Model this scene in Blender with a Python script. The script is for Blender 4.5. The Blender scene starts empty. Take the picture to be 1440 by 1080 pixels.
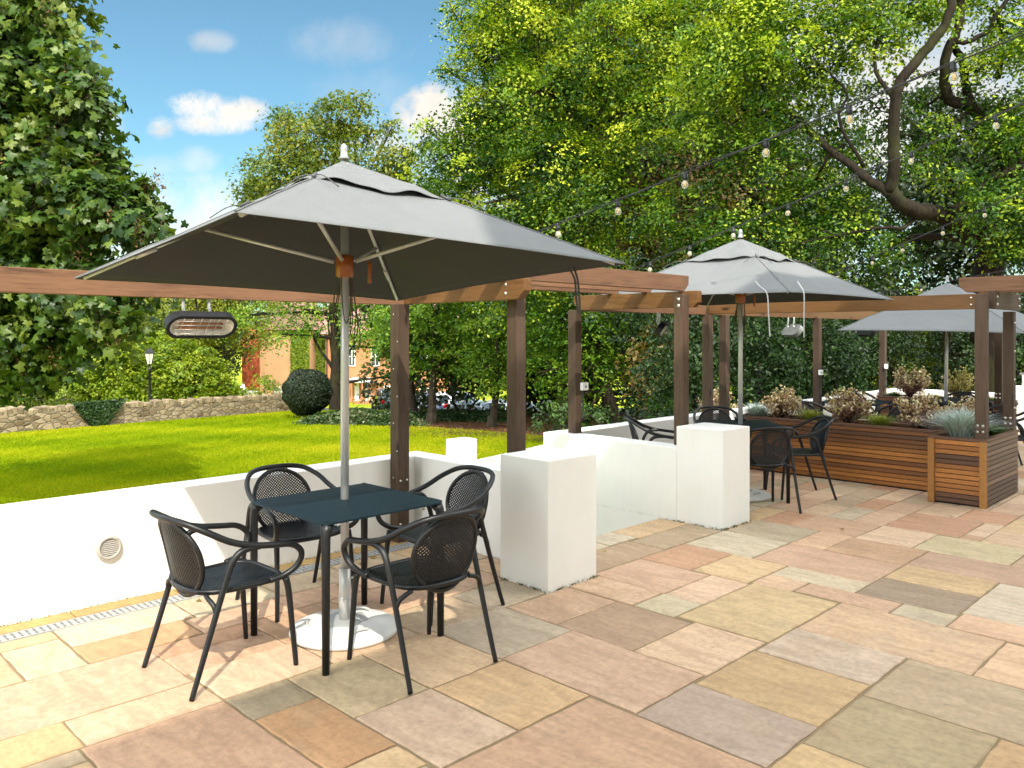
import bpy, bmesh, math, random
import numpy as np
from mathutils import Vector, Matrix, Euler
random.seed(7)
SC = bpy.context.scene
COL = SC.collection
PI = math.pi
CAMH, FPX, HOR = 1.68, 1137.0, 470.0
R2 = math.sqrt(2)

def XY(x, d):
    u = (x - 720) / FPX
    return d * (1 + u) / R2, d * (1 - u) / R2
def P(x, y, d):
    X, Y = XY(x, d)
    return Vector((X, Y, CAMH - (y - HOR) / FPX * d))
def ground_z(X, Y):
    """terrain height by distance into the garden"""
    s = (X + Y) / R2
    pts = [(-200, -.6), (7, -.55), (31, -1.27), (34.5, -2.9), (50, -2.95), (60, -3.5), (130, -5), (900, -9)]
    for (a, za), (b, zb) in zip(pts, pts[1:]):
        if s <= b:
            return za + (zb - za) * max(0, (s - a)) / (b - a)
    return -9

# ------------------------------------------------------------------ materials
class NT:
    def __init__(s, mat):
        s.t = mat.node_tree; s.t.nodes.clear()
    def n(s, typ, **kw):
        nd = s.t.nodes.new(typ)
        for k, v in kw.items():
            if k == 'ins':
                for a, b in v.items():
                    if hasattr(b, 'is_output'): s.t.links.new(b, nd.inputs[a])
                    else: nd.inputs[a].default_value = b
            else: setattr(nd, k, v)
        return nd
    def math(s, op, a, b=None, c=None, clamp=False):
        nd = s.n('ShaderNodeMath', operation=op); nd.use_clamp = clamp
        for i, q in enumerate((a, b, c)):
            if q is None: continue
            if hasattr(q, 'is_output'): s.t.links.new(q, nd.inputs[i])
            else: nd.inputs[i].default_value = q
        return nd.outputs[0]
    def coord(s, which='Object', scale=(1, 1, 1), rot=(0, 0, 0)):
        tc = s.n('ShaderNodeTexCoord')
        mp = s.n('ShaderNodeMapping', ins={0: tc.outputs[which], 'Scale': scale, 'Rotation': rot})
        return mp.outputs[0]
    def noise(s, vec, scale, detail=4, rough=.55, dist=0):
        return s.n('ShaderNodeTexNoise', ins={'Vector': vec, 'Scale': scale, 'Detail': detail, 'Roughness': rough, 'Distortion': dist}).outputs[0]
    def ramp(s, fac, stops, interp='LINEAR'):
        r = s.n('ShaderNodeValToRGB'); r.color_ramp.interpolation = interp
        e = r.color_ramp.elements
        while len(e) < len(stops): e.new(.5)
        for q, (p, c) in zip(e, stops):
            q.position = p; q.color = (*c, 1) if len(c) == 3 else c
        s.t.links.new(fac, r.inputs[0]); return r.outputs[0]
    def mix(s, fac, a, b, blend='MIX'):
        m = s.n('ShaderNodeMix', data_type='RGBA', blend_type=blend)
        for i, q in ((0, fac), (6, a), (7, b)):
            if hasattr(q, 'is_output'): s.t.links.new(q, m.inputs[i])
            else: m.inputs[i].default_value = (*q, 1) if isinstance(q, tuple) and len(q) == 3 else q
        return m.outputs[2]
    def attr(s, name, out='Fac'):
        return s.n('ShaderNodeAttribute', attribute_name=name).outputs[out]
    def bump(s, h, strength=.3, dist=.01):
        return s.n('ShaderNodeBump', ins={'Height': h, 'Strength': strength, 'Distance': dist}).outputs[0]
    def pbr(s, col, rough=.6, normal=None, metal=0, spec=.5, **extra):
        b = s.n('ShaderNodeBsdfPrincipled')
        for k, v in (('Base Color', col), ('Roughness', rough), ('Metallic', metal), ('Specular IOR Level', spec), *extra.items()):
            if hasattr(v, 'is_output'): s.t.links.new(v, b.inputs[k])
            else: b.inputs[k].default_value = (*v, 1) if isinstance(v, tuple) and len(v) == 3 else v
        if normal: s.t.links.new(normal, b.inputs['Normal'])
        return b.outputs[0]
    def out(s, sh):
        o = s.n('ShaderNodeOutputMaterial'); s.t.links.new(sh, o.inputs[0])
def newmat(name):
    m = bpy.data.materials.new(name); m.use_nodes = True
    return m, NT(m)
MATS = {}
def plain(name, col, rough=.5, metal=0, var=.12, nscale=14, bump=0, bscale=60, spec=.5):
    if name in MATS: return MATS[name]
    m, t = newmat(name)
    v = t.coord('Object')
    nz = t.noise(v, nscale, 5)
    c = t.mix(nz, tuple(q * (1 - var) for q in col), tuple(min(1, q * (1 + var)) for q in col))
    nrm = t.bump(t.noise(v, bscale, 3), bump, .004) if bump else None
    rr = t.math('ADD', t.math('MULTIPLY', nz, .16), rough - .08)
    t.out(t.pbr(c, rr, nrm, metal, spec)); MATS[name] = m
    return m
def wood(name, dark, light, rough=.6, knots=True):
    m, t = newmat(name)
    oi = t.n('ShaderNodeObjectInfo').outputs['Random']
    tc = t.n('ShaderNodeTexCoord').outputs['Object']
    off = t.n('ShaderNodeCombineXYZ', ins={0: t.math('MULTIPLY', oi, 37.), 1: t.math('MULTIPLY', oi, 11.)}).outputs[0]
    vec = t.n('ShaderNodeVectorMath', operation='ADD', ins={0: tc, 1: off}).outputs[0]
    mp = t.n('ShaderNodeMapping', ins={0: vec, 'Scale': (1.2, 22, 22)}).outputs[0]
    g = t.noise(mp, 2.2, 6, .6, 1.2)
    big = t.noise(t.n('ShaderNodeMapping', ins={0: vec, 'Scale': (1.6, 5, 5)}).outputs[0], 1.5, 3)
    f = t.math('ADD', t.math('MULTIPLY', g, .7), t.math('MULTIPLY', big, .45))
    dark = tuple(q * .62 for q in dark)
    c = t.ramp(f, [(.34, dark), (.5, tuple(.35 * a + .65 * b for a, b in zip(dark, light))), (.66, light), (.8, tuple(.7 * b for b in light))])
    if knots:
        vo = t.n('ShaderNodeTexVoronoi', ins={'Vector': t.n('ShaderNodeMapping', ins={0: vec, 'Scale': (2.2, 7, 7)}).outputs[0], 'Scale': 1.})
        k = t.ramp(vo.outputs['Distance'], [(.06, (1, 1, 1)), (.17, (0, 0, 0))])
        c = t.mix(k, c, tuple(q * .35 for q in dark))
    c = t.mix(t.math('MULTIPLY', oi, .45), c, tuple(q * .8 for q in dark))
    t.out(t.pbr(c, rough, t.bump(g, .35, .004), 0, .3)); MATS[name] = m
    return m
def stucco(name, col):
    m, t = newmat(name)
    v = t.coord('Object')
    a = t.noise(v, 1.3, 6, .65); b = t.noise(v, 90, 3)
    c = t.mix(t.ramp(a, [(.38, (0, 0, 0)), (.7, (1, 1, 1))]), tuple(q * .93 for q in col), col)
    # rain streaks and splash dirt along the foot of the wall
    z = t.n('ShaderNodeSeparateXYZ', ins={0: t.n('ShaderNodeNewGeometry').outputs['Position']}).outputs[2]
    st = t.noise(t.coord('Object', (14, 14, 1.2)), 1.6, 4)
    dirt = t.math('MULTIPLY', t.ramp(z, [(0, (0, 0, 0)), (.001, (1, 1, 1)), (.035, (0, 0, 0))]), t.ramp(st, [(.42, (0, 0, 0)), (.62, (1, 1, 1))]))
    c = t.mix(t.math('MULTIPLY', dirt, .35), c, (.42, .41, .32))
    st2 = t.ramp(st, [(.55, (0, 0, 0)), (.8, (1, 1, 1))])
    c = t.mix(t.math('MULTIPLY', st2, .1), c, (.5, .5, .45))
    t.out(t.pbr(c, .75, t.bump(t.math('ADD', t.math('MULTIPLY', b, .5), a), .22, .006), 0, .25)); MATS[name] = m
    return m
def leafmat(name, c0, c1, c2, trans=.35, rough=.5, spec=.35):
    """c0 deep green, c1 mid, c2 pale/yellow, chosen per leaf by the mesh attribute 'tone'"""
    m, t = newmat(name)
    tone = t.attr('tone'); c0, c1, c2 = [tuple(q * LK for q in c) for c in (c0, c1, c2)]
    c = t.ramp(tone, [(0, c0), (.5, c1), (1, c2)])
    b = t.pbr(c, rough, None, 0, spec)
    hs = t.mix(1., c, (1.15, 1.1, .45), 'MULTIPLY')
    tr = t.n('ShaderNodeBsdfTranslucent', ins={0: hs}).outputs[0]
    mx = t.n('ShaderNodeMixShader', ins={0: trans, 1: b, 2: tr}).outputs[0]
    t.out(mx); MATS[name] = m
    return m
def brick(name, c1, c2, mortar, scale=4.4, rough=.85):
    m, t = newmat(name)
    tc = t.n('ShaderNodeTexCoord').outputs['Object']
    s = t.n('ShaderNodeSeparateXYZ', ins={0: tc})
    vec = t.n('ShaderNodeCombineXYZ', ins={0: t.math('ADD', s.outputs[0], s.outputs[1]), 1: s.outputs[2]}).outputs[0]
    b = t.n('ShaderNodeTexBrick', ins={'Vector': vec, 'Color1': (*c1, 1), 'Color2': (*c2, 1), 'Mortar': (*mortar, 1), 'Scale': scale, 'Mortar Size': .012})
    nz = t.noise(tc, .9, 5)
    c = t.mix(.5, b.outputs['Color'], t.ramp(nz, [(.3, tuple(q * .7 for q in c1)), (.7, tuple(min(1, q * 1.25) for q in c2))]))
    t.out(t.pbr(c, rough, t.bump(b.outputs['Fac'], .4, .01), 0, .2)); MATS[name] = m
    return m
def vcol(name, rough=.7, nscale=9, amt=.25, bump=.2, bscale=40, spec=.3, streak=(1, 1, 1)):
    """material whose own colour is stored per face in 'col' """
    m, t = newmat(name)
    c = t.attr('col', 'Color')
    v = t.coord('Object', streak)
    nz = t.noise(v, nscale, 6, .62, .6)
    c = t.mix(1., c, t.ramp(nz, [(.25, (1 - amt,) * 3), (.75, (1 + amt,) * 3)]), 'MULTIPLY')
    t.out(t.pbr(c, rough, t.bump(t.noise(v, bscale, 5), bump, .006), 0, spec)); MATS[name] = m
    return m

# ------------------------------------------------------------------ mesh builder
class MB:
    def __init__(s, M=None):
        s.v = []; s.f = []; s.sm = []; s.mi = []; s.col = []; s.M = M; s.cur = (1, 1, 1); s.m = 0
    def add(s, vs, fs, smooth=False):
        o = len(s.v)
        for q in vs:
            q = Vector(q)
            s.v.append(tuple(s.M @ q) if s.M else tuple(q))
        for f in fs:
            s.f.append([i + o for i in f]); s.sm.append(smooth); s.mi.append(s.m); s.col.append(s.cur)
    def box(s, c, d, rot=None):
        x, y, z = (q / 2 for q in d)
        R = rot.to_matrix() if isinstance(rot, Euler) else (rot or Matrix.Identity(3))
        vs = [R @ Vector((a * x, b * y, e * z)) + Vector(c) for a in (-1, 1) for b in (-1, 1) for e in (-1, 1)]
        s.add(vs, [(0, 1, 3, 2), (4, 6, 7, 5), (0, 4, 5, 1), (2, 3, 7, 6), (0, 2, 6, 4), (1, 5, 7, 3)])
    def bx(s, x0, x1, y0, y1, z0, z1):
        s.box(((x0 + x1) / 2, (y0 + y1) / 2, (z0 + z1) / 2), (x1 - x0, y1 - y0, z1 - z0))
    def tube(s, pts, r, n=10, cap=True, smooth=True, squash=1):
        pts = [Vector(p) for p in pts]
        rs = r if isinstance(r, (list, tuple)) else [r] * len(pts)
        T = []
        for i in range(len(pts)):
            a = pts[max(0, i - 1)]; b = pts[min(len(pts) - 1, i + 1)]
            T.append((b - a).normalized())
        up = Vector((0, 0, 1)) if abs(T[0].z) < .9 else Vector((1, 0, 0))
        N = (up - T[0] * up.dot(T[0])).normalized()
        vs = []
        for i, p in enumerate(pts):
            N = (N - T[i] * N.dot(T[i]))
            if N.length < 1e-5: N = T[i].orthogonal()
            N.normalize(); B = T[i].cross(N)
            for k in range(n):
                a = 2 * PI * k / n
                vs.append(p + (N * math.cos(a) + B * math.sin(a) * squash) * rs[i])
        fs = [(i * n + k, i * n + (k + 1) % n, (i + 1) * n + (k + 1) % n, (i + 1) * n + k) for i in range(len(pts) - 1) for k in range(n)]
        s.add(vs, fs, smooth)
        if cap:
            o = len(s.v) - len(vs)
            for ring in (range(n - 1, -1, -1), range((len(pts) - 1) * n, len(pts) * n)):
                s.f.append([o + k for k in ring]); s.sm.append(False); s.mi.append(s.m); s.col.append(s.cur)
    def ring(s, pts, r, n=8):
        """closed tube"""
        pts = [Vector(p) for p in pts]; K = len(pts)
        vs = []
        c = sum(pts, Vector()) / K
        nrm = (pts[0] - c).cross(pts[K // 4] - c).normalized()
        for i, p in enumerate(pts):
            t = (pts[(i + 1) % K] - pts[i - 1]).normalized()
            b = t.cross(nrm).normalized(); nn = b.cross(t)
            for k in range(n):
                a = 2 * PI * k / n
                vs.append(p + (b * math.cos(a) + nn * math.sin(a)) * r)
        s.add(vs, [(i * n + k, i * n + (k + 1) % n, ((i + 1) % K) * n + (k + 1) % n, ((i + 1) % K) * n + k) for i in range(K) for k in range(n)], True)
    def lathe(s, prof, c=(0, 0, 0), n=24, smooth=True):
        vs = [(c[0] + r * math.cos(2 * PI * k / n), c[1] + r * math.sin(2 * PI * k / n), c[2] + z) for r, z in prof for k in range(n)]
        L = len(prof)
        s.add(vs, [(i * n + k, i * n + (k + 1) % n, (i + 1) * n + (k + 1) % n, (i + 1) * n + k) for i in range(L - 1) for k in range(n)] +
              [tuple(range(n - 1, -1, -1)), tuple(range((L - 1) * n, L * n))], smooth)
    def prism(s, poly, vec):
        """extrude a planar polygon (3D points) by a vector"""
        n = len(poly); vec = Vector(vec)
        vs = [Vector(p) for p in poly] + [Vector(p) + vec for p in poly]
        s.add(vs, [tuple(range(n - 1, -1, -1)), tuple(range(n, 2 * n))] + [(i, (i + 1) % n, n + (i + 1) % n, n + i) for i in range(n)])
    def build(s, name, mats, parent=None, world=False, bevel=0, attr=False):
        me = bpy.data.meshes.new(name)
        off = Vector((0, 0, 0))
        if world and parent is not None: off = parent.location
        me.from_pydata([tuple(Vector(q) - off) for q in s.v] if off.length else s.v, [], s.f)
        for m in (mats if isinstance(mats, (list, tuple)) else [mats]): me.materials.append(m)
        me.polygons.foreach_set('use_smooth', s.sm)
        me.polygons.foreach_set('material_index', s.mi)
        if attr:
            a = me.attributes.new('col', 'FLOAT_COLOR', 'FACE')
            a.data.foreach_set('color', [q for c in s.col for q in (*c, 1)])
        bm = bmesh.new(); bm.from_mesh(me); bmesh.ops.recalc_face_normals(bm, faces=bm.faces); bm.to_mesh(me); bm.free()
        return link(name, me, parent, bevel)
def link(name, me, parent=None, bevel=0):
    o = bpy.data.objects.new(name, me); COL.objects.link(o)
    if parent is not None: o.parent = parent
    if bevel:
        b = o.modifiers.new('b', 'BEVEL'); b.width = bevel; b.segments = 2; b.limit_method = 'ANGLE'; b.angle_limit = .7
    return o
def tag(o, label=None, cat=None, group=None, kind=None):
    if label: o['label'] = label
    if cat: o['category'] = cat
    if group: o['group'] = group
    if kind: o['kind'] = kind
    return o
def T(name, label, cat, loc=(0, 0, 0), rz=0, group=None):
    o = bpy.data.objects.new(name, None); COL.objects.link(o); o.empty_display_size = .1
    o.location = loc; o.rotation_euler = (0, 0, rz)
    return tag(o, label, cat, group)
def dup(root, loc, rz, label, group=None, tilt=(0, 0)):
    r = root.copy(); COL.objects.link(r); r.location = loc; r.rotation_euler = (tilt[0], tilt[1], rz)
    r['label'] = label
    if group: r['group'] = group
    for ch in list(root.children):
        c = ch.copy(); COL.objects.link(c); c.parent = r
        for g in list(ch.children):
            d = g.copy(); COL.objects.link(d); d.parent = c
    return r
def spline(pts, per=6):
    pts = [Vector(p) for p in pts]; out = []
    for i in range(len(pts) - 1):
        a = pts[max(0, i - 1)]; b = pts[i]; c = pts[i + 1]; d = pts[min(len(pts) - 1, i + 2)]
        for k in range(per):
            t = k / per
            out.append(.5 * ((2 * b) + (c - a) * t + (2 * a - 5 * b + 4 * c - d) * t * t + (3 * b - a - 3 * c + d) * t ** 3))
    out.append(pts[-1]); return out
def board(name, p0, p1, w, h, mat, root, cut=(0, 0), flip=0):
    """timber from p0 to p1 (centre line), w across, h high; cut chamfers the lower corner of each end; local X runs along the grain"""
    p0 = Vector(p0); p1 = Vector(p1); L = (p1 - p0).length
    x = (p1 - p0).normalized()
    up = Vector((0, 0, 1)) if abs(x.z) < .9 else Vector((1, 0, 0))
    y = up.cross(x).normalized(); z = x.cross(y)
    a, b = cut
    prof = [(-L / 2 + a, -h / 2), (L / 2 - b, -h / 2)]
    if b: prof.append((L / 2, -h / 2 + b * .9))
    prof += [(L / 2, h / 2), (-L / 2, h / 2)]
    if a: prof.append((-L / 2, -h / 2 + a * .9))
    mb = MB(); mb.prism([(q[0], -w / 2, q[1]) for q in prof], (0, w, 0))
    o = mb.build(name, mat, root, bevel=.004)
    M = Matrix((x, y, z)).transposed().to_4x4(); M.translation = (p0 + p1) / 2
    R = Matrix.Translation(root.location)
    o.matrix_local = R.inverted() @ M
    return o
SKYS, SKYT, EXPO, SUNE, LK = .15, (.28, .385, .36), 1.6, 2.0, .64
# ------------------------------------------------------------------ material library
WHITE = stucco('white_render', (.83, .82, .79))
POST = wood('weathered_post_wood', (.038, .022, .014), (.1, .063, .041), .7)
BEAM = wood('pinkish_beam_wood', (.06, .028, .014), (.22, .112, .06), .65)
OILED = wood('oiled_beam_wood', (.075, .034, .012), (.19, .09, .03), .55)
BLACK = plain('black_plastic', (.008, .009, .0105), .4, 0, .25, 30, .15, 300, .4)
SLATE = plain('dark_slate_tabletop', (.008, .018, .026), .45, 0, .2, 12, .05, 300, .12)
PEWTER = plain('dull_finial_metal', (.3, .3, .31), .4, .3, .1, 20)
STEEL = plain('brushed_aluminium', (.55, .55, .54), .36, .35, .1, 20)
ZINC = plain('galvanised_bolts', (.6, .58, .54), .35, .9, .1, 60)
GALV = plain('galvanised_grate', (.42, .43, .43), .5, .4, .15, 40)
AMBER = plain('amber_varnished_hub', (.3, .085, .015), .3, 0, .5, 60)
CONC = plain('pale_grey_base', (.62, .62, .6), .6, 0, .12, 9, .15, 80)
CORD = plain('olive_cord', (.07, .06, .04), .8)
STRAPW = plain('pale_strap', (.36, .38, .38), .6)
STRAPD = plain('dark_strap', (.06, .06, .065), .55)
CABLE = plain('black_cable', (.012, .012, .013), .5)
SOCKW = plain('white_socket_plastic', (.8, .8, .79), .35, 0, .03)
DARKHOLE = plain('dark_void', (.006, .006, .006), .9)
SOIL = plain('potting_soil', (.03, .02, .014), .95, 0, .5, 30, .6, 60)
CREAM = plain('cream_reflector', (.72, .68, .6), .35, .3, .06)
HEATEL = plain('copper_heater_tube', (.42, .2, .1), .3, .5, .2)
SLAT = vcol('slatted_oiled_wood', .5, 3, .38, .3, 10, .35, (9, 9, 40))
STONE = vcol('sandstone_paving', .72, 3.2, .14, .35, 26, .3)
def canvas():
    m, t = newmat('grey_canvas')
    v = t.coord('Object')
    a = t.noise(v, 2.2, 5); w = t.noise(t.coord('Object', (1, 1, 1)), 260, 2)
    c = t.mix(a, (.142, .149, .152), (.172, .179, .182))
    cr = t.noise(v, 3.4, 3, .5, .8)
    b = t.pbr(c, .8, t.bump(t.math('ADD', t.math('MULTIPLY', w, .06), cr), .3, .05), 0, .2)
    t.out(b); return m
CANVAS = canvas()
CANVAS_SHADE = plain('canvas_shaded_underside', (.056, .056, .053), .85, 0, .15, 3, .1, 200, .15)  # same canvas, the shade under the canopy put into a darker colour
def paving_joint():
    m, t = newmat('sandy_joint_mortar'); v = t.coord('Object')
    a = t.noise(v, 5, 4); b = t.noise(v, 120, 3)
    c = t.mix(b, (.16, .11, .06), (.34, .26, .16))
    c = t.mix(t.ramp(a, [(.5, (0, 0, 0)), (.75, (1, 1, 1))]), c, (.2, .16, .09))
    t.out(t.pbr(c, .95, t.bump(b, .7, .006), 0, .1)); return m
JOINT = paving_joint()
def stonemat():
    """riven sandstone: slab colour in 'col', mineral bands along the slab, spots, rough cleft surface"""
    m, t = newmat('riven_sandstone')
    c = t.attr('col', 'Color'); rnd = t.attr('tone')
    v = t.coord('Object')
    off = t.n('ShaderNodeCombineXYZ', ins={0: t.math('MULTIPLY', rnd, 53.), 1: t.math('MULTIPLY', rnd, 91.), 2: t.math('MULTIPLY', rnd, 17.)}).outputs[0]
    vv = t.n('ShaderNodeVectorMath', operation='ADD', ins={0: v, 1: off}).outputs[0]
    band = t.noise(t.n('ShaderNodeMapping', ins={0: vv, 'Scale': (5.5, 1.5, 1), 'Rotation': (0, 0, .35)}).outputs[0], 1.3, 6, .62, 1.6)
    cl = t.noise(vv, 2.4, 6, .6, .4); fine = t.noise(vv, 34, 5, .65)
    c1 = t.mix(t.ramp(band, [(.35, (0, 0, 0)), (.68, (1, 1, 1))]), t.mix(1., c, (.84, .8, .77), 'MULTIPLY'), t.mix(1., c, (1.12, 1.1, 1.06), 'MULTIPLY'))
    c2 = t.mix(t.math('MULTIPLY', t.ramp(cl, [(.55, (0, 0, 0)), (.8, (1, 1, 1))]), .5), c1, (.37, .255, .14))
    c2 = t.mix(t.math('MULTIPLY', t.ramp(t.noise(vv, 1.7, 4), [(.6, (0, 0, 0)), (.75, (1, 1, 1))]), .35), c2, (.26, .25, .19))
    c3 = t.mix(1., c2, t.ramp(fine, [(.28, (.8, .8, .8)), (.6, (1.06, 1.06, 1.06))]), 'MULTIPLY')
    sp = t.ramp(t.noise(vv, 15, 3), [(.68, (0, 0, 0)), (.74, (1, 1, 1))])
    c3 = t.mix(t.math('MULTIPLY', sp, .3), c3, (.12, .1, .075))
    h = t.math('ADD', t.math('MULTIPLY', band, .9), t.math('ADD', t.math('MULTIPLY', fine, .22), cl))
    t.out(t.pbr(c3, .68, t.bump(h, .42, .012), 0, .3)); return m
STONE = stonemat()

# ------------------------------------------------------------------ terrace paving
SL = [  # x0 x1 y0 y1 sRGB colour seen on each slab
 (1.11,1.39,4.45,4.93,(205,205,175)),(.55,1.68,3.87,4.44,(214,178,152)),(1.11,1.68,3.57,3.86,(208,178,150)),(.55,1.1,3.57,3.86,(200,170,110)),
 (1.09,1.69,2.71,3.56,(203,160,130)),(1.70,1.99,3.29,3.57,(150,145,122)),(1.70,2.01,2.71,3.28,(194,142,88)),(1.70,2.27,3.58,3.96,(226,196,170)),
 (2.02,2.44,3.01,3.57,(208,192,152)),(2.45,2.92,3.0,3.57,(222,190,150)),(1.40,1.98,4.45,4.74,(200,150,98)),(1.40,2.05,4.75,5.08,(232,206,182)),
 (.55,1.1,4.45,4.9,(210,172,135)),(.4,1.39,4.94,5.08,(215,196,150)),
 (2.93,3.49,3.03,3.57,(186,178,164)),(3.5,4.06,3.14,3.53,(200,164,136)),(3.52,4.06,2.6,3.13,(178,148,124)),(2.93,3.49,2.15,3.0,(199,164,142)),
 (2.46,2.9,2.43,2.98,(214,176,124)),(2.02,2.44,2.41,2.99,(210,184,164)),(4.12,5.0,2.15,2.7,(212,188,134)),(4.44,5.01,1.22,2.12,(220,184,148)),
 (3.98,4.41,1.53,2.12,(202,186,172)),(3.38,3.95,1.53,2.13,(188,158,106)),(3.23,3.81,.95,1.51,(170,158,118)),(5.39,5.76,1.55,2.13,(150,135,120)),
 (5.79,6.19,1.55,2.12,(212,182,128)),(6.76,7.3,1.69,2.27,(198,192,150)),(6.22,6.71,2.15,2.72,(194,154,120)),(5.6,6.17,2.15,3.01,(206,166,142)),
 (5.3,5.57,2.15,2.72,(206,198,172)),(5.06,5.29,1.86,2.43,(208,168,140)),(5.06,5.3,1.54,1.84,(202,196,168)),(5.0,5.54,2.74,3.16,(218,188,136)),
 (5.57,6.17,3.03,3.6,(198,196,176)),(6.78,7.32,2.28,2.71,(228,198,170)),(7.35,8.08,2.13,2.7,(192,138,108)),(2.02,2.88,1.53,2.4,(192,152,122)),
 (2.92,3.37,1.53,2.14,(172,156,150)),(3.54,4.1,2.14,2.58,(228,194,162)),(3.83,4.42,.6,1.51,(172,158,130)),(5.38,6.2,.95,1.53,(200,194,180)),
 (5.06,5.36,.95,1.52,(224,182,150)),(4.44,5.03,.6,1.21,(220,182,146)),(3.24,3.81,.35,.93,(194,158,106)),(2.63,3.2,.95,1.51,(198,168,112)),
 (6.21,6.72,1.2,2.13,(198,162,140)),(5.03,5.28,2.45,2.72,(222,186,154)),(4.98,5.54,3.18,3.6,(204,152,114)),(4.42,4.98,2.72,3.0,(228,194,166)),
 (4.42,4.97,3.02,3.56,(202,164,138)),(4.1,4.4,2.72,3.0,(200,196,168)),(4.08,4.4,3.02,3.54,(226,190,158)),(6.2,6.76,2.75,3.02,(226,184,150)),(6.2,6.75,3.04,3.6,(186,180,158)),(6.77,7.3,2.73,3.3,(206,164,136)),
 (5.1,5.45,4.0,4.27,(222,216,196)),(5.46,6.16,3.98,4.27,(216,186,140)),(4.45,5.09,4.0,4.27,(214,206,184)),(4.42,5.3,3.62,3.98,(186,160,128)),(5.32,6.17,3.62,3.96,(176,160,130)),
]
def srgb(c):
    return tuple(((q / 255 + .055) / 1.055) ** 2.4 for q in c)
STONE_K = .78
PAL = [(205,165,138),(214,178,150),(192,152,118),(200,196,172),(222,190,158),(186,172,145),(212,182,132),(196,142,108),(176,158,132),(226,198,170),(205,176,148),(188,180,160)]
def paving():
    rng = random.Random(3)
    g = .04
    x0, x1, y0, y1 = -3.2, 21.2, -2.4, 5.08
    nx, ny = int((x1 - x0) / g), int((y1 - y0) / g)
    occ = np.zeros((nx, ny), bool)
    def block(a, b, c, d):
        occ[max(0, int(round((a - x0) / g))):max(0, int(round((b - x0) / g))), max(0, int(round((c - y0) / g))):max(0, int(round((d - y0) / g)))] = True
    rects = []
    for a, b, c, d, col in SL:
        rects.append((a, b, c, d, col)); block(a - .01, b + .01, c - .01, d + .01)
    block(4.42, 6.2, 4.28, 5.4)
    sizes = [(21, 14), (14, 21), (14, 14), (14, 14), (14, 7), (7, 14), (10, 14), (14, 10), (21, 14)]
    for i in range(nx):
        for j in range(ny):
            if occ[i, j]: continue
            mw = 1
            while i + mw < nx and mw < 24 and not occ[i + mw, j]: mw += 1
            mh = 1
            while j + mh < ny and mh < 24 and not occ[i, j + mh]: mh += 1
            opts = [s for s in sizes if s[0] <= mw and s[1] <= mh and not occ[i:i + s[0], j:j + s[1]].any()]
            # avoid leaving slivers
            good = [s for s in opts if (mh - s[1] == 0 or mh - s[1] >= 6 or mh >= 24)]
            if good or opts: w, h = rng.choice(good or opts)
            else:
                w, h = min(mw, 14), min(mh, 14)
                while occ[i:i + w, j:j + h].any():
                    if w > h: w -= 1
                    else: h -= 1
            occ[i:i + w, j:j + h] = True
            rects.append((x0 + i * g, x0 + (i + w) * g - .008, y0 + j * g, y0 + (j + h) * g - .008, rng.choice(PAL)))
    # close wide gaps so that every joint ends up about 12 mm
    R = [list(q) for q in rects if q[1] - q[0] >= .085 and q[3] - q[2] >= .085]
    R = [q for q in R if q[0] < 20]
    arr = np.array([q[:4] for q in R])
    stop = [(4.42, 6.2, 4.28, 5.4), (-9, 30, 5.085, 5.4)]
    st = np.array(stop)
    for i in range(len(R)):
        for side in range(4):
            al = np.vstack([arr, st]); al[i] = [1e3, 1e3, 1e3, 1e3]
            a, b, c, d = arr[i]
            if side < 2:
                ov = (al[:, 2] < d - .005) & (al[:, 3] > c + .005)
                dist = (al[:, 0] - b) if side == 0 else (a - al[:, 1])
            else:
                ov = (al[:, 0] < b - .005) & (al[:, 1] > a + .005)
                dist = (al[:, 2] - d) if side == 2 else (c - al[:, 3])
            dist = dist[ov & (dist > -.02)]
            if len(dist) and .014 < dist.min() < .2:
                e = dist.min() - .011
                if side == 0: arr[i, 1] += e
                elif side == 1: arr[i, 0] -= e
                elif side == 2: arr[i, 3] += e
                else: arr[i, 2] -= e
    rects = [(*arr[i], R[i][4]) for i in range(len(R))]
    mb = MB(); tones = []
    for a, b, c, d, col in rects:
        if b - a < .085 or d - c < .085: continue
        ins = .0
        a += ins + rng.uniform(0, .004); b -= ins + rng.uniform(0, .004); c += ins + rng.uniform(0, .004); d -= ins + rng.uniform(0, .004)
        col = srgb(tuple(.68 * q + .32 * w_ for q, w_ in zip(col, (216, 182, 144)))); k = STONE_K * rng.uniform(.93, 1.06)
        # lift the saturation a little against the seen colour, the shade is bluish
        g_ = .3 * col[0] + .55 * col[1] + .15 * col[2]; sa = .8
        mb.cur = tuple((g_ + (q - g_) * sa) * k * w_ for q, w_ in zip(col, (1.03, .99, .93)))
        zt = rng.uniform(-.002, .002)
        # uneven hand-cut outline
        def edge(p, q, n):
            L = math.hypot(q[0] - p[0], q[1] - p[1]); nx_, ny_ = -(q[1] - p[1]) / L, (q[0] - p[0]) / L
            out = []
            for k2 in range(n):
                t_ = k2 / n; o = 0 if k2 == 0 else rng.uniform(-.0045, .0035)
                out.append((p[0] + (q[0] - p[0]) * t_ + nx_ * o, p[1] + (q[1] - p[1]) * t_ + ny_ * o))
            return out
        near = (a + c) < 12
        n1 = max(2, int((b - a) / .07)) if near else 2; n2 = max(2, int((d - c) / .07)) if near else 2
        loop = edge((a, c), (b, c), n1) + edge((b, c), (b, d), n2) + edge((b, d), (a, d), n1) + edge((a, d), (a, c), n2)
        cx, cy = (a + b) / 2, (c + d) / 2
        n = len(loop); e = .007
        inner = [(p[0] + (cx - p[0]) * e / max(.05, abs(cx - a)), p[1] + (cy - p[1]) * e / max(.05, abs(cy - c))) for p in loop]
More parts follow.
